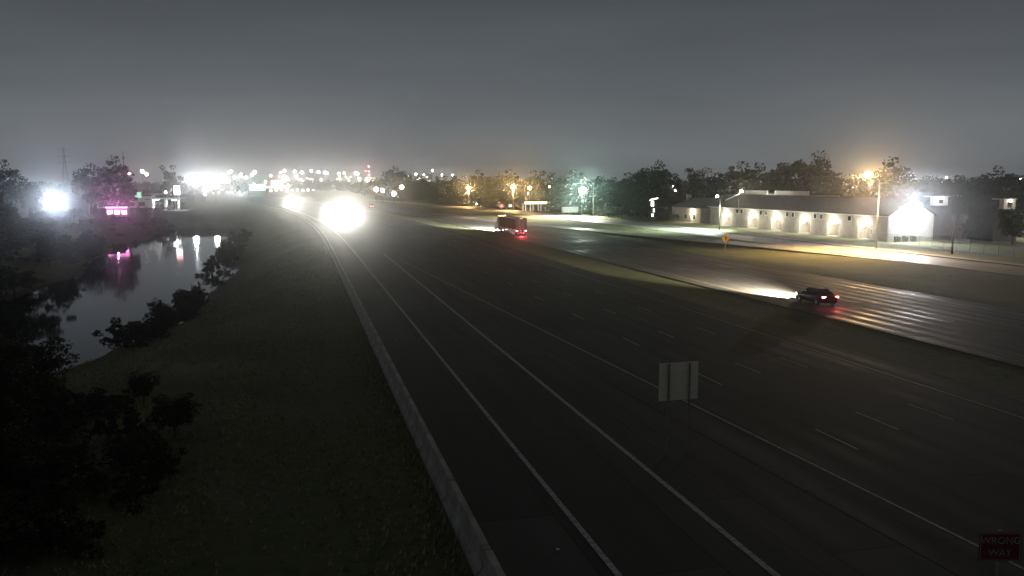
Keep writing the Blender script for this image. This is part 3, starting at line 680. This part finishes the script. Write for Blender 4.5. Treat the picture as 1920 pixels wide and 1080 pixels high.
# ------------------------------------------------------------------ lamps
def street_lamp(label, x, y, h, arm, col, power, em, z=None, name='street_lamp', pole='galv', r0=.13, head=.42, soft=.2, group=None, kind='POINT', aim=None, cone=150, down=0):
    z = ground_z(x, y) if z is None else z
    o = thing(name, label, 'lamp post', (x, y, z), 0, group)
    ax_, ay_ = arm; L_ = math.hypot(ax_, ay_)
    MB().tube([(0, 0, -.3), (0, 0, h - .9)], [r0, r0 * .6], 10).build('pole', M[pole], o, smooth=True)
    MB().tube([(0, 0, -.05), (0, 0, .25)], [r0 * 1.9, r0 * 1.6], 10).build('base_plate', M[pole], o)
    if L_ > .1: MB().tube([(0, 0, h - 1.0), (ax_ * .35, ay_ * .35, h - .35), (ax_, ay_, h + .08)], [.06, .05, .04], 8).build('arm', M[pole], o, smooth=True)
    else: MB().tube([(0, 0, h - 1.0), (0, 0, h + .1)], .05, 8).build('arm', M[pole], o)
    hd = MB().prism([(ax_ - head, h + .02), (ax_ + head, h + .02), (ax_ + head * .7, h + .2), (ax_ - head * .7, h + .2)], 'y', ay_ - .18, ay_ + .18).build('lamp_head', M['galv'], o)
    ln = MB().ball((ax_, ay_, h - .02), head * .62, 12, 8, .8).build('lens', E[em], hd, smooth=True)  # glowing ball enlarged beyond a real lens to stand in for the lamp's glow
    if aim: v = Vector(aim).normalized() * (head * .62 + soft + .12)
    else: v = Vector((0, 0, -head * .5 - soft - .08))
    light('bulb', ln, (ax_ + v.x, ay_ + v.y, h - .02 + v.z), power, col, soft, kind, aim, cone)
    if down: light('bulb', ln, (ax_, ay_, h - .35 - head * .5), down, col, .2, 'SPOT', (-.35, -.15, -1), 132)
    return o
street_lamp('tall pale street lamp with a glowing amber head in front of the motel', 97.2, 128.6, 12.9, (-2.3, 0), AMBER, 17000, 'amber', pole='pole_conc', r0=.16, head=1.15, down=70000, kind='SPOT', aim=(-.6, -1, -.45), cone=172)
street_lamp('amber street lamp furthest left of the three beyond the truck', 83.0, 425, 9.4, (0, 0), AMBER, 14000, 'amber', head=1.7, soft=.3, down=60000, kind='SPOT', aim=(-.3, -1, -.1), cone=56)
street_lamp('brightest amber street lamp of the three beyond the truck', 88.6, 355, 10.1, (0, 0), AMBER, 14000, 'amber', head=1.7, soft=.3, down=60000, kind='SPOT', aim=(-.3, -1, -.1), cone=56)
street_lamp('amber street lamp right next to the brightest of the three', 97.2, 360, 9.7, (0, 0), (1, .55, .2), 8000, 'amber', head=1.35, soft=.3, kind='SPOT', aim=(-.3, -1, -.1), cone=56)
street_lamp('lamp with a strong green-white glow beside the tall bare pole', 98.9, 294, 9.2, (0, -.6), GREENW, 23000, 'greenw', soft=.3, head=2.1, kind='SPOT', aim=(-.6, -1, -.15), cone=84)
street_lamp('wooden pole with a green-white lamp and a long arm in front of the motel', 99.8, 191, 8.4, (-.9, 0), (.8, 1, .86), 90000, 'greenw', head=.6, kind='SPOT', aim=(-.6, .4, -1), cone=165, pole='wood', r0=.15, name='lamp_pole')
o = thing('street_lamp', 'tall pale pole with a bent arm beside the green-white lamp', 'lamp post', (101.3, 288.5, 0))
MB().tube([(0, 0, -.3), (0, 0, 11.4)], [.18, .12], 10).build('pole', M['pole_conc'], o, smooth=True)
MB().tube([(0, 0, 11.3), (-1.4, 0, 13.3), (-2.4, 0, 14.0)], [.1, .08, .06], 8).build('arm', M['galv'], o)
bh_ = MB().box(-3.3, -.18, 13.9, -2.4, .18, 14.1).build('lamp_head', M['galv'], o)
light('bulb', bh_, (-2.85, 0, 13.7), 420000, (1, .95, .76), .2, 'SPOT', (-.62, -.4, -1), 120)  # strong downlight added on this pole to brighten the slip and frontage roads
o = thing('bracket_lamp', 'bright white lamp on a slanting bracket over the motel corner', 'lamp', (104.5, 190.5, -.06))
MB().tube([(0, 0, -.2), (0, 0, 7.6)], .07, 8).build('post', M['galv'], o); MB().tube([(-3.6, 0, 7.4), (0, 0, 8.9), (.5, 0, 9.4)], .07, 8).build('bracket', M['white'], o)
q = MB().ball((.6, 0, 9.6), .35, 10, 6).build('globe', E['warm'], o, smooth=True); light('bulb', q, (.6, -.5, 9.6), 1500, WARM, .2)
o = thing('utility_pole', 'dark wooden utility pole standing by the wire fence', 'pole', (103.2, 117.6, -.06))
MB().tube([(0, 0, -.4), (0, 0, 10.2)], [.17, .11], 10).build('pole', M['wood'], o, smooth=True)
MB().box(-1.1, -.05, 9.2, 1.1, .05, 9.34).build('cross_arm', M['wood'], o)
for x in (-1, -.4, .4, 1): MB().tube([(x, 0, 9.34), (x, 0, 9.56)], [.05, .03], 6).build('insulator', M['white'], o)

# floodlights and far lamps to the left
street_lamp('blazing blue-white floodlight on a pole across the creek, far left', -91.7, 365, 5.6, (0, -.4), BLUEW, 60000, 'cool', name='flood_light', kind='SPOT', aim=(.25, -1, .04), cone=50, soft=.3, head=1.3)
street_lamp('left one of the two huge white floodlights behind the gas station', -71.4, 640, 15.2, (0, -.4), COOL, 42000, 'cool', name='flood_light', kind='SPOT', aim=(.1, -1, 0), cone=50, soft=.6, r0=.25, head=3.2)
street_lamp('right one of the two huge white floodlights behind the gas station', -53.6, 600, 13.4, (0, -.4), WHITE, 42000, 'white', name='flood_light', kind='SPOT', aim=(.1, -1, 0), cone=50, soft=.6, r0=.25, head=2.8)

# ------------------------------------------------------------------ motel: a long row with lit porches and a pale gable end
def gable_roof(mb_parent, x0, x1, y0, y1, ze, zr, over=.5, m='roof', name='roof'):
    xm = (x0 + x1) / 2; k = (zr - ze) / (xm - x0); t_ = .18
    poly = [(x0 - over, ze - over * k), (xm, zr), (x1 + over, ze - over * k), (x1 + over, ze - over * k + t_), (xm, zr + t_), (x0 - over, ze - over * k + t_)]
    return MB().prism(poly, 'y', y0 - over, y1 + over).build(name, M[m], mb_parent)
def row_building(label, X0, X1, Y0, Y1, ze, zr, bays, wall, lamp_power, col=WARM, endwall='siding', bw=2.2, bh=2.9):
    o = thing('motel_row', label, 'motel', (X0, Y0, -.06))
    wd, ln = X1 - X0, Y1 - Y0; d = 1.9
    MB().box(d, .3, 0, wd, ln, ze).build('wall', M[wall], o)
    xm = wd / 2
    MB().prism([(0, 0), (wd, 0), (wd, ze), (xm, zr - .05), (0, ze)], 'y', 0, .28).build('gable_wall', M[endwall], o)
    MB().prism([(d + .02, ze + .002), (wd, ze + .002), (xm, zr - .08)], 'y', ln - .3, ln).build('gable_wall', M[wall], o)
    bl = sorted(b - Y0 for b in bays); e = .28
    for b in bl + [ln + bw]:
        if b - bw > e + .2: MB().box(0, e, 0, d - .003, b - bw, bh).build('pier', M[wall], o)
        e = b + bw
    MB().box(0, .285, bh + .003, d - .003, ln, ze).build('header', M[wall], o)
    for b in bl:
        MB().box(-.6, b - bw, 0, d, b + bw, .16).build('porch_slab', M['concrete'], o)
        for dy in (-1.65, .75):
            dr = MB().box(d - .06, b + dy, .17, d - .003, b + dy + .95, 2.25).build('door', M['door'], o); MB().ball((d - .1, b + dy + .85, 1.15), .04, 6, 4).build('handle', M['chrome'], dr)
        wn = MB().box(d - .05, b - .55, .95, d - .003, b + .60, 2.15).build('window', M['white'], o); MB().box(d - .07, b - .47, 1.03, d - .052, b + .52, 2.07).build('pane', M['glass'], wn)
        pl = MB().ball((-.42, b, 3.0), .38, 12, 8).build('porch_lamp', E['white'], o, smooth=True); MB().box(-.12, b - .08, 2.95, -.004, b + .08, 3.42).build('bracket', M['darkmetal'], pl)
        light('bulb', pl, (-1.15, b, 2.8), lamp_power, col, .15)
    for b, b2 in zip(bl, bl[1:]):
        ym = (b + b2) / 2 + rnd.uniform(-.6, .6)
        for dy in ((0,) if rnd.random() < .5 else (-1.2, 1.2)):
            wn = MB().box(-.05, ym + dy - .6, 3.55, -.004, ym + dy + .6, 4.75).build('window', M['white'], o); MB().box(-.07, ym + dy - .5, 3.65, -.052, ym + dy + .5, 4.65).build('pane', M['glass'], wn)
    gable_roof(o, 0, wd, 0, ln, ze, zr)
    MB().box(-.62, -.3, ze - .42, -.5, ln + .4, ze - .24).build('gutter', M['white'], o)
    return o
motel = row_building('long low motel row with lit porches and a pale gable end wall', 112.9, 123.3, 146.0, 222.0, 5.3, 8.3, (153.2, 164, 174.8, 187, 198.3, 212.2), 'wallbeige', 1500, (1, .93, .78))
wp_ = MB().box(4.6, -.35, 6.9, 5.6, -.004, 7.25).build('wall_flood', E['cool'], motel)
light('bulb', wp_, (5.1, -1.0, 7.3), 9000, (.95, .97, 1), .2, 'SPOT', (0, .5, -1), 150); light('bulb', wp_, (5.1, -.6, 7.0), 36000, (.93, .96, 1), .25, 'SPOT', (-.7, -1, -.5), 140)
row_building('second motel row at the right edge with lit doorways', 147.4, 157.0, 112.0, 158.0, 4.9, 7.6, (120, 130.5, 141, 151), 'wallbeige', 1200, (1, .9, .85))
# equipment against the gable wall
for k, (x, lb) in enumerate(((114.2, 'leftmost of the three pale air-conditioning units against the gable wall'), (116.0, 'middle one of the three pale air-conditioning units against the gable wall'), (117.8, 'rightmost of the three pale air-conditioning units against the gable wall'))):
    a = thing('air_conditioner', lb, 'air conditioner', (x, 144.9, -.06), 0, 'air conditioners')
    MB().box(-.6, -.45, .0, .6, .45, .1).build('pad', M['concrete'], a); MB().box(-.5, -.38, .1, .5, .38, 1.15).build('casing', M['ac'], a, bevel=.04)
    MB().tube([(0, 0, 1.15), (0, 0, 1.2)], .33, 12).build('fan_guard', M['darkmetal'], a)
    for z in (.3, .5, .7, .9): MB().box(-.44, -.392, z, .44, -.382, z + .07).build('louvre', M['darkmetal'], a)

def flat_building(name, label, cat, x, y, wd, ln, h, wall='wallbeige', rz=0, fascia=None, fh=.9, wins=()):
    o = thing(name, label, cat, (x, y, ground_z(x, y) if abs(x) < 300 else 0), rz)
    MB().box(-wd / 2, 0, -.2, wd / 2, ln, h - .02).build('wall', M[wall], o)
    rf = MB().box(-wd / 2 - .3, -.3, h, wd / 2 + .3, ln + .3, h + .25).build('roof', M['roof'], o)
    if fascia: MB().box(-wd / 2 - .32, -.36, h - fh, wd / 2 + .32, -.302, h + .3).build('fascia', fascia, o)
    for (wx, wz, ww_, wh) in wins:
        q = MB().box(wx - ww_ / 2, -.03, wz, wx + ww_ / 2, -.002, wz + wh).build('window', M['glass'], o)
    return o
# white-fronted block behind the motel ridge, lit from its own roof-edge lamps
ra = thing('motel_block', 'pale upper storey with white roof edge showing over the motel roof', 'motel', (140, 214, -.06))
MB().box(0, 0, 0, 9, 40, 8.2).build('wall', M['wallbeige'], ra); MB().box(-.4, -.4, 8.22, 9.4, 40.4, 8.5).build('roof', M['roof'], ra)
for a, b in ((.5, 18.5), (22.5, 36.0)):
    MB().box(-.62, a, 8.2, -.42, b, 9.35).build('parapet', M['white'], ra)
pb = MB().box(-2.0, 19.0, 7.7, -1.6, 22.0, 7.9).build('roof_light', E['white'], ra); light('bulb', pb, (-2.6, 12, 9.3), 120, WARM, .15); light('bulb', pb, (-2.6, 29, 9.3), 120, WARM, .15)
def dormer(label, x, y, z, wd):
    o = thing('dark_house', label, 'house', (x, y, -.06))
    MB().box(-wd, -.8, 0, wd, 6, z - 1.9).build('wall', M['darkwall'], o); MB().prism([(-wd - .4, z - 1.89), (wd + .4, z - 1.89), (wd * .2, z + .9), (-wd * .2, z + .9)], 'y', -.4, 6.3).build('roof', M['roof'], o)
    df = MB().box(-wd / 2, -1.5, z - 1.88, wd / 2, .8, z).build('dormer', M['siding'], o); MB().box(-.5, -1.54, z - 1.4, .5, -1.503, z - .5).build('window', M['glass'], df)
    MB().box(-wd / 2 - .2, -1.7, z + .004, wd / 2 + .2, 1.4, z + .14).build('dormer_roof', M['alu'], o)
    q = MB().box(-.15, -1.8, z - .35, .15, -1.503, z - .15).build('wall_lamp', E['white'], o); light('bulb', q, (0, -2.3, z - .5), 40, WARM, .1)
dormer('dark house with a pale lit dormer behind the right slope of the gable roof', 135, 159.5, 8.6, 3.6)
dormer('dark house with a pale lit dormer above the trees near the right edge', 137, 143, 8.3, 2.8)

# dark-roofed house left of the motel
hs = thing('dark_house', 'house with a dark hipped roof left of the motel, lit by one white lamp', 'house', (113.5, 229, -.06))
MB().box(0, 0, 0, 11, 20, 4.3).build('wall', M['wallbeige'], hs)
xm = 5.5; rb = MB(); rb.v = [(-.6, -.6, 4.32), (11.6, -.6, 4.32), (11.6, 20.6, 4.32), (-.6, 20.6, 4.32), (xm, 4.5, 7.2), (xm, 15.5, 7.2)]
rb.f = [(0, 1, 4), (1, 2, 5, 4), (2, 3, 5), (3, 0, 4, 5), (0, 3, 2, 1)]; rb.build('roof', M['roof'], hs)
for yy in (3.5, 9, 15): wn = MB().box(-.04, yy, 1.0, -.003, yy + 1.6, 2.3).build('window', M['white'], hs); MB().box(-.06, yy + .08, 1.08, -.042, yy + 1.52, 2.22).build('pane', M['glass'], wn)
MB().box(-.05, 6.6, .05, -.003, 7.6, 2.2).build('door', M['door'], hs)
q = MB().box(-.3, 5.2, 2.9, -.004, 5.5, 3.15).build('wall_lamp', E['white'], hs); light('bulb', q, (-.8, 5.3, 2.9), 1800, WARM, .15)
MB().box(4, 17, 5.5, 5.2, 18.2, 8.2).build('chimney', M['white'], hs)

# narrow white pylon sign, low white trailer and yellow-lit canopy across the frontage road
py = thing('pylon_sign', 'narrow white pylon sign with a slanted cap in front of dark trees', 'sign', (100.2, 233, -.06))
MB().tube([(0, 0, -.2), (0, 0, 7.0)], .1, 8).build('pole', M['darkmetal'], py)
MB().box(-.55, -.15, 4.9, .25, .15, 6.4).build('panel', E['signw'], py); MB().prism([(-1.1, 6.5), (1.5, 7.1), (1.5, 7.4), (-.6, 7.0)], 'y', -.2, .2).build('cap', E['signw'], py)
MB().box(.12, -.14, 3.2, .5, .14, 4.2).build('panel', E['signw'], py); MB().box(-.3, -.14, 1.9, .2, .14, 2.7).build('panel', E['signw'], py)
trl = thing('box_trailer', 'low white box trailer parked beyond the frontage road', 'trailer', (98.6, 307, .0))
MB().box(-3.0, -1.0, .7, 3.0, 1.0, 2.75).build('box', M['white'], trl, bevel=.04); MB().box(-3.4, -.1, .55, 3.1, .1, .69).build('chassis', M['darkmetal'], trl)
for x in (-1.4, 1.4):
    for s_ in (-1, 1):
        tq = link('wheel', tyre_me, trl, (x, s_ * .9, 0), R(90)); link('rim', rim_me, tq)
for x in (-2.0, 0, 2.0): MB().box(x - .04, -1.02, .75, x + .04, -1.002, 2.7).build('rib', M['alu'], trl)
cn = thing('lit_canopy', 'low canopy with a yellow lit edge left of the green-white lamp', 'canopy', (96.5, 345, .0))
MB().box(-5.5, 0, 3.2, 5.5, 5, 3.5).build('roof', M['roof'], cn); MB().box(-5.55, -.12, 3.0, 5.55, -.005, 4.0).build('fascia', E['signyel'], cn)
for x in (-5, -1.7, 1.7, 5):
    for yy in (.4, 4.6): MB().box(x - .12, yy - .12, 0, x + .12, yy + .12, 3.19).build('column', M['white'], cn)
for k, (x, y, h, lb) in enumerate(((131, 134, 7.2, 'leafy tree just right of the bright gable wall'), (133.5, 129.5, 6.2, 'leafy tree between the utility pole and the second motel row'), (128, 141, 5.0, 'low leafy tree against the right side of the gable wall'), (138, 128, 6.6, 'leafy tree nearest the left end of the second motel row'), (140, 150, 7.6, 'tree in front of the pale house top near the right edge'))):
    tree(lb, x, y, h, 1.1, 'dense')
# wire fence by the motel lawn
fe = thing('wire_fence', 'chain-link fence with steel posts along the motel lawn', 'fence', (107.9, 92, -.06))
pm = MB().tube([(0, 0, -.1), (0, 0, 2.05)], .04, 6).mesh('post', M['galv'])
for k in range(19): link('post', pm, fe, (0, k * 3.0, 0))
for z in (2.0, .12): MB().tube([(0, 0, z), (0, 54, z)], .025, 6).build('rail', M['galv'], fe)
mb = MB()
for k in range(0, 216):
    for s_ in (1, -1):
        a, b = k * .25, k * .25 + 1.85 * s_
        if 0 <= b <= 54: mb.tube([(0, a, .13), (0, b, 1.98)], .006, 3, False)
tag(mb.build('wire_mesh', M['galv'], fe), kind='stuff')

# ------------------------------------------------------------------ gas station and magenta-lit shop across the creek
gs = thing('gas_station', 'white gas station canopy with lit pumps across the creek', 'gas station', (-60, 420, -.78))
MB().box(-9, -4, -.1, 10, 12, .06).build('forecourt', M['concrete'], gs)
MB().box(-8, -1, 4.9, 8, 9, 5.7).build('canopy', M['white'], gs); MB().box(-8.05, -1.06, 5.0, 8.05, -1.003, 5.35).build('stripe', M['green'], gs)
for x in (-5.5, 0, 5.5):
    for yy in (1, 7): MB().box(x - .22, yy - .22, .06, x + .22, yy + .22, 4.89).build('column', M['white'], gs)
for x in (-5.5, 0, 5.5):
    isl = MB().box(x - .6, -.2, .06, x + .6, 8.2, .2).build('pump_island', M['concrete'], gs)
    for yy in (2.6, 5.4):
        p = MB().box(x - .3, yy - .45, .2, x + .3, yy + .45, 1.95).build('fuel_pump', M['white'], gs, bevel=.04); MB().box(x - .2, yy - .46, 1.3, x + .2, yy - .452, 1.7).build('display', E['signw'], p)
for i, (x, yy) in enumerate(((-4, 4), (4, 4))):
    q = MB().box(x - 1.4, yy - 2, 4.82, x + 1.4, yy + 2, 4.895).build('canopy_light', E['cool'], gs); light('bulb', q, (x, yy, 4.6), 1800, COOL, .3)
ps = thing('price_sign', 'tall white gas price pylon right of the pumps', 'sign', (-54, 417, -.75))
for x in (-.9, .9): MB().tube([(x, 0, 0), (x, 0, 11.2)], .14, 8).build('post', M['white'], ps)
MB().box(-1.3, -.25, 7.2, 1.3, .25, 11.3).build('panel', E['signw'], ps); MB().box(-1.2, -.27, 9.6, 1.2, -.252, 11.1).build('emblem_panel', E['signred'], ps)
st = flat_building('station_shop', 'low shop behind the gas pumps with pink and green lit signs', 'shop', -86, 470, 26, 12, 6.0, 'siding', wins=[(-8, .8, 3, 2), (-3, .8, 3, 2), (3, .8, 3, 2), (8, .8, 3, 2)])
MB().box(-12, -.5, 6.3, -6, -.32, 9.4).build('sign_panel', E['signred'], st); MB().box(-3, -.5, 5.0, 2.5, -.37, 8.0).build('sign_panel', E['signw'], st); MB().box(4, -.5, 5.2, 8, -.37, 7.8).build('sign_panel', E['signgreen'], st)
pk = thing('pink_lit_kiosk', 'small kiosk flooded with magenta neon light beside the creek', 'kiosk', (-65.4, 342, -.9))
MB().box(-5.5, 0, 0, 5.5, 6, 4.2).build('wall', M['siding'], pk); MB().box(-6, -1.2, 4.22, 6, 6.3, 4.5).build('roof', M['roof'], pk)
for x in (-3.6, 0, 3.6): MB().box(x - 1.2, -.06, 1.2, x + 1.2, -.003, 2.8).build('window', E['pink'], pk)
pk.scale = (.68, .68, .9)
nb_ = MB().box(-5.4, -1.1, 3.95, 5.4, -.95, 4.2).build('neon_tube', E['pink'], pk); light('neon_glow', nb_, (0, -1.6, 3.6), 22000, PINK, .2, 'SPOT', (.2, -1, .27), 38)

# tall monopole, lattice tower, power-line tower
mo = thing('monopole_mast', 'thin dark mast rising behind the shop', 'mast', (-163.8, 900, -.75)); MB().tube([(0, 0, -1), (0, 0, 43.5)], [.7, .35], 8).build('pole', M['darkmetal'], mo); MB().box(-1.2, -.3, 36, 1.2, .3, 38).build('antenna', M['darkmetal'], mo)
lt = thing('lattice_tower', 'faint lattice power tower behind the trees at far left', 'tower', (-216, 900, -.75))
for sx_ in (-1, 1):
    for sy_ in (-1, 1): MB().tube([(sx_ * 4, sy_ * 4, 0), (sx_ * 1, sy_ * 1, 30), (sx_ * .4, sy_ * .4, 47)], .22, 5).build('leg', M['galv'], lt)
for k in range(9):
    z0, z1 = k * 5, k * 5 + 5; w0, w1 = 4 - k * .42, 4 - (k + 1) * .42
    MB().tube([(-w0, -w0, z0), (w1, -w1, z1)], .1, 4).build('brace', M['galv'], lt); MB().tube([(w0, -w0, z0), (-w1, -w1, z1)], .1, 4).build('brace', M['galv'], lt)
for z in (32, 38, 44): MB().box(-6, -.2, z, 6, .2, z + .4).build('cross_arm', M['galv'], lt)
rt = thing('radio_mast', 'tall far-off mast with small red lights above the horizon', 'mast', (180.7, 2300, 0))
MB().tube([(0, 0, 0), (0, 0, 58)], .8, 6).build('pole', M['darkmetal'], rt)
for z in (34, 44, 57): MB().ball((0, -1, z), 1.5, 8, 5).build('beacon', E['farred'], rt)
MB().ball((-8, -1, 46), 1.2, 8, 5).build('beacon', E['farred'], rt)

# far shops and street lights along the horizon
fb = flat_building('roadside_shop', 'far roadside shop with a red sign on the horizon', 'shop', -21, 900, 22, 14, 8.5, 'wallbeige', fascia=E['signw'], fh=1.0)
MB().box(-6, -.6, 9.2, 6, -.4, 15).build('sign_panel', E['signred'], fb)
fb = flat_building('roadside_shop', 'far roadside shop with a teal lit front on the horizon', 'shop', -36, 800, 16, 12, 8, 'wallbeige')
MB().box(-6.5, -.4, 6.0, 6.5, -.32, 10.5).build('sign_panel', E['farteal'], fb)
fb = flat_building('roadside_shop', 'far long shop with a row of warm lights left of the glare', 'shop', -6, 760, 40, 14, 6, 'wallbeige')
for k in range(9): MB().box(-18 + k * 4.4, -.5, 5.2 + .4 * (k % 3), -16.4 + k * 4.4, -.32, 6.4 + .5 * (k % 2)).build('lit_sign', E['farwin'], fb)
lamp_me = {}
for k in ('far', 'faramber', 'farteal', 'farred'): lamp_me[k] = MB().ball((0, 0, 0), 1.0, 8, 6).mesh('lamp_head', E[k])
fp = MB().tube([(0, 0, 0), (0, 0, 1)], [.16, .12], 5).mesh('pole', M['darkmetal'])
DIR = math.radians(13.937)
def far_lamp(px, py, dist, em='far', r=.9):
    """a lamp seen in the picture at a given bearing and elevation, set at its own distance"""
    a = math.atan((px - 960) / 1600 * math.cos(R(6.949))) + DIR
    x, y = dist * math.tan(a), dist
    dep = x * math.sin(DIR) + y * math.cos(DIR)
    h = CAM_H + dep * (345 - py) / 1600
    cn_ = {'far': 'white', 'faramber': 'amber', 'farred': 'red', 'farteal': 'teal'}[em]
    wh = 'on the right behind the buildings' if px > 1200 else ('beside the road beyond the truck' if px > 680 and py > 331 else ('on the skyline left of the big headlight glare' if px < 600 else 'on the skyline above and right of the big headlight glare'))
    o = thing('distant_lamp', f'tiny distant {cn_} light {wh}', 'lamp post', (x, y, -.3), 0, f'distant {cn_} lights {wh}')
    link('pole', fp, o, scale=(1, 1, h + .2)); link('lamp_head', lamp_me[em], o, (0, 0, h + .3), scale=(r, r, r))
FL = [(434, 322, 950, 'far', 1.3), (440, 333, 900, 'far', 1.2), (452, 328, 1000, 'far', 1.5), (462, 333, 900, 'faramber', 1), (478, 323, 1100, 'far', 1.6), (473, 329, 950, 'far', 1.1), (508, 330, 1200, 'far', 1.2), (498, 341, 900, 'faramber', 1),
      (527, 324, 1400, 'farred', 1.4), (534, 321, 1500, 'far', 2.0), (534, 335, 1000, 'far', 3.0), (553, 322, 1600, 'far', 2.0), (556, 330, 1300, 'far', 1.6), (567, 324, 1700, 'far', 2.4), (584, 321, 1800, 'far', 2.0), (598, 323, 1900, 'far', 2.2), (610, 324, 1900, 'far', 2.6), (614, 325, 2000, 'far', 2.2),
      (636, 326, 1900, 'far', 2.6), (646, 325, 1900, 'faramber', 2), (668, 325, 1900, 'far', 2.6), (671, 327, 1800, 'far', 2), (718, 326, 2000, 'far', 1.8), (780, 327, 2000, 'far', 2.2), (795, 328, 1900, 'far', 1.6), (811, 320, 2000, 'faramber', 1.7), (829, 328, 1800, 'far', 1.6), (849, 329, 1700, 'far', 1.8),
      (689, 337, 780, 'faramber', 1.7), (705, 355, 565, 'faramber', 1.3), (717, 357, 560, 'far', 1.1), (753, 351, 520, 'faramber', 1.2), (738, 363, 500, 'far', 1.2), (529, 349, 900, 'far', 1.4), (540, 349, 880, 'faramber', 1.4), (475, 346, 850, 'far', 1.1), (420, 331, 900, 'far', 1.4), (428, 341, 850, 'far', 1.2),
      (244, 326, 700, 'farred', 1.0), (268, 322, 760, 'far', 1.2), (276, 327, 700, 'faramber', 1.0), (1774, 333, 330, 'far', .25), (1912, 335, 320, 'far', .35), (383, 364, 560, 'far', .5), (1262, 350, 262, 'far', .3), (1266, 357, 262, 'far', .3), (990, 362, 350, 'faramber', .25), (893, 382, 400, 'far', .25), (1030, 350, 320, 'faramber', .25), (310, 360, 520, 'far', .5)]
for f in FL: far_lamp(*f)
# skyline
wmesh = MB().box(-2.2, -.3, 0, 2.2, 0, 2.6).mesh('window', E['farwin'])
for k in range(13):
    px = 545 + k * 22 + rnd.uniform(-6, 6); a = math.atan((px - 960) / 1600) + DIR; y = 2420 + rnd.uniform(0, 60); x = y * math.tan(a); h = rnd.uniform(30, 46); wd = rnd.uniform(16, 30)
    o = thing('tower_block', 'far-off dark tower block with a few lit windows on the skyline', 'building', (x, y, 0), 0, 'tower blocks on the skyline')
    MB().box(-wd / 2, 0, 0, wd / 2, 20, h).build('wall', M['grey'], o); MB().box(-wd / 2 - .5, -.5, h + .01, wd / 2 + .5, 20.5, h + 1).build('roof', M['roof'], o)
    for q in range(rnd.randint(4, 8)): link('window', wmesh, o, (rnd.randrange(-int(wd / 2) + 3, int(wd / 2) - 2), -.02, 12 + 3.6 * rnd.randrange(0, int((h - 16) / 3.6))))

# ------------------------------------------------------------------ haze added to spread a lens-like glow round the lamps
hz = bpy.data.materials.new('haze'); hz.use_nodes = True; t = hz.node_tree; t.nodes.clear()
ou = N(t, 'ShaderNodeOutputMaterial'); pv = N(t, 'ShaderNodeVolumePrincipled')
pv.inputs['Color'].default_value = (.95, .97, 1, 1); pv.inputs['Density'].default_value = .0004; pv.inputs['Anisotropy'].default_value = .965
t.links.new(pv.outputs[0], ou.inputs['Volume']); hz.cycles.volume_sampling = 'EQUIANGULAR'; hz.cycles.homogeneous_volume = True
ho = MB().box(-2900, -55, -9, 2900, 2700, 62).build('haze', hz); tag(ho, 'thin grey haze added over the whole place to make the lamps glow', 'haze', kind='stuff')
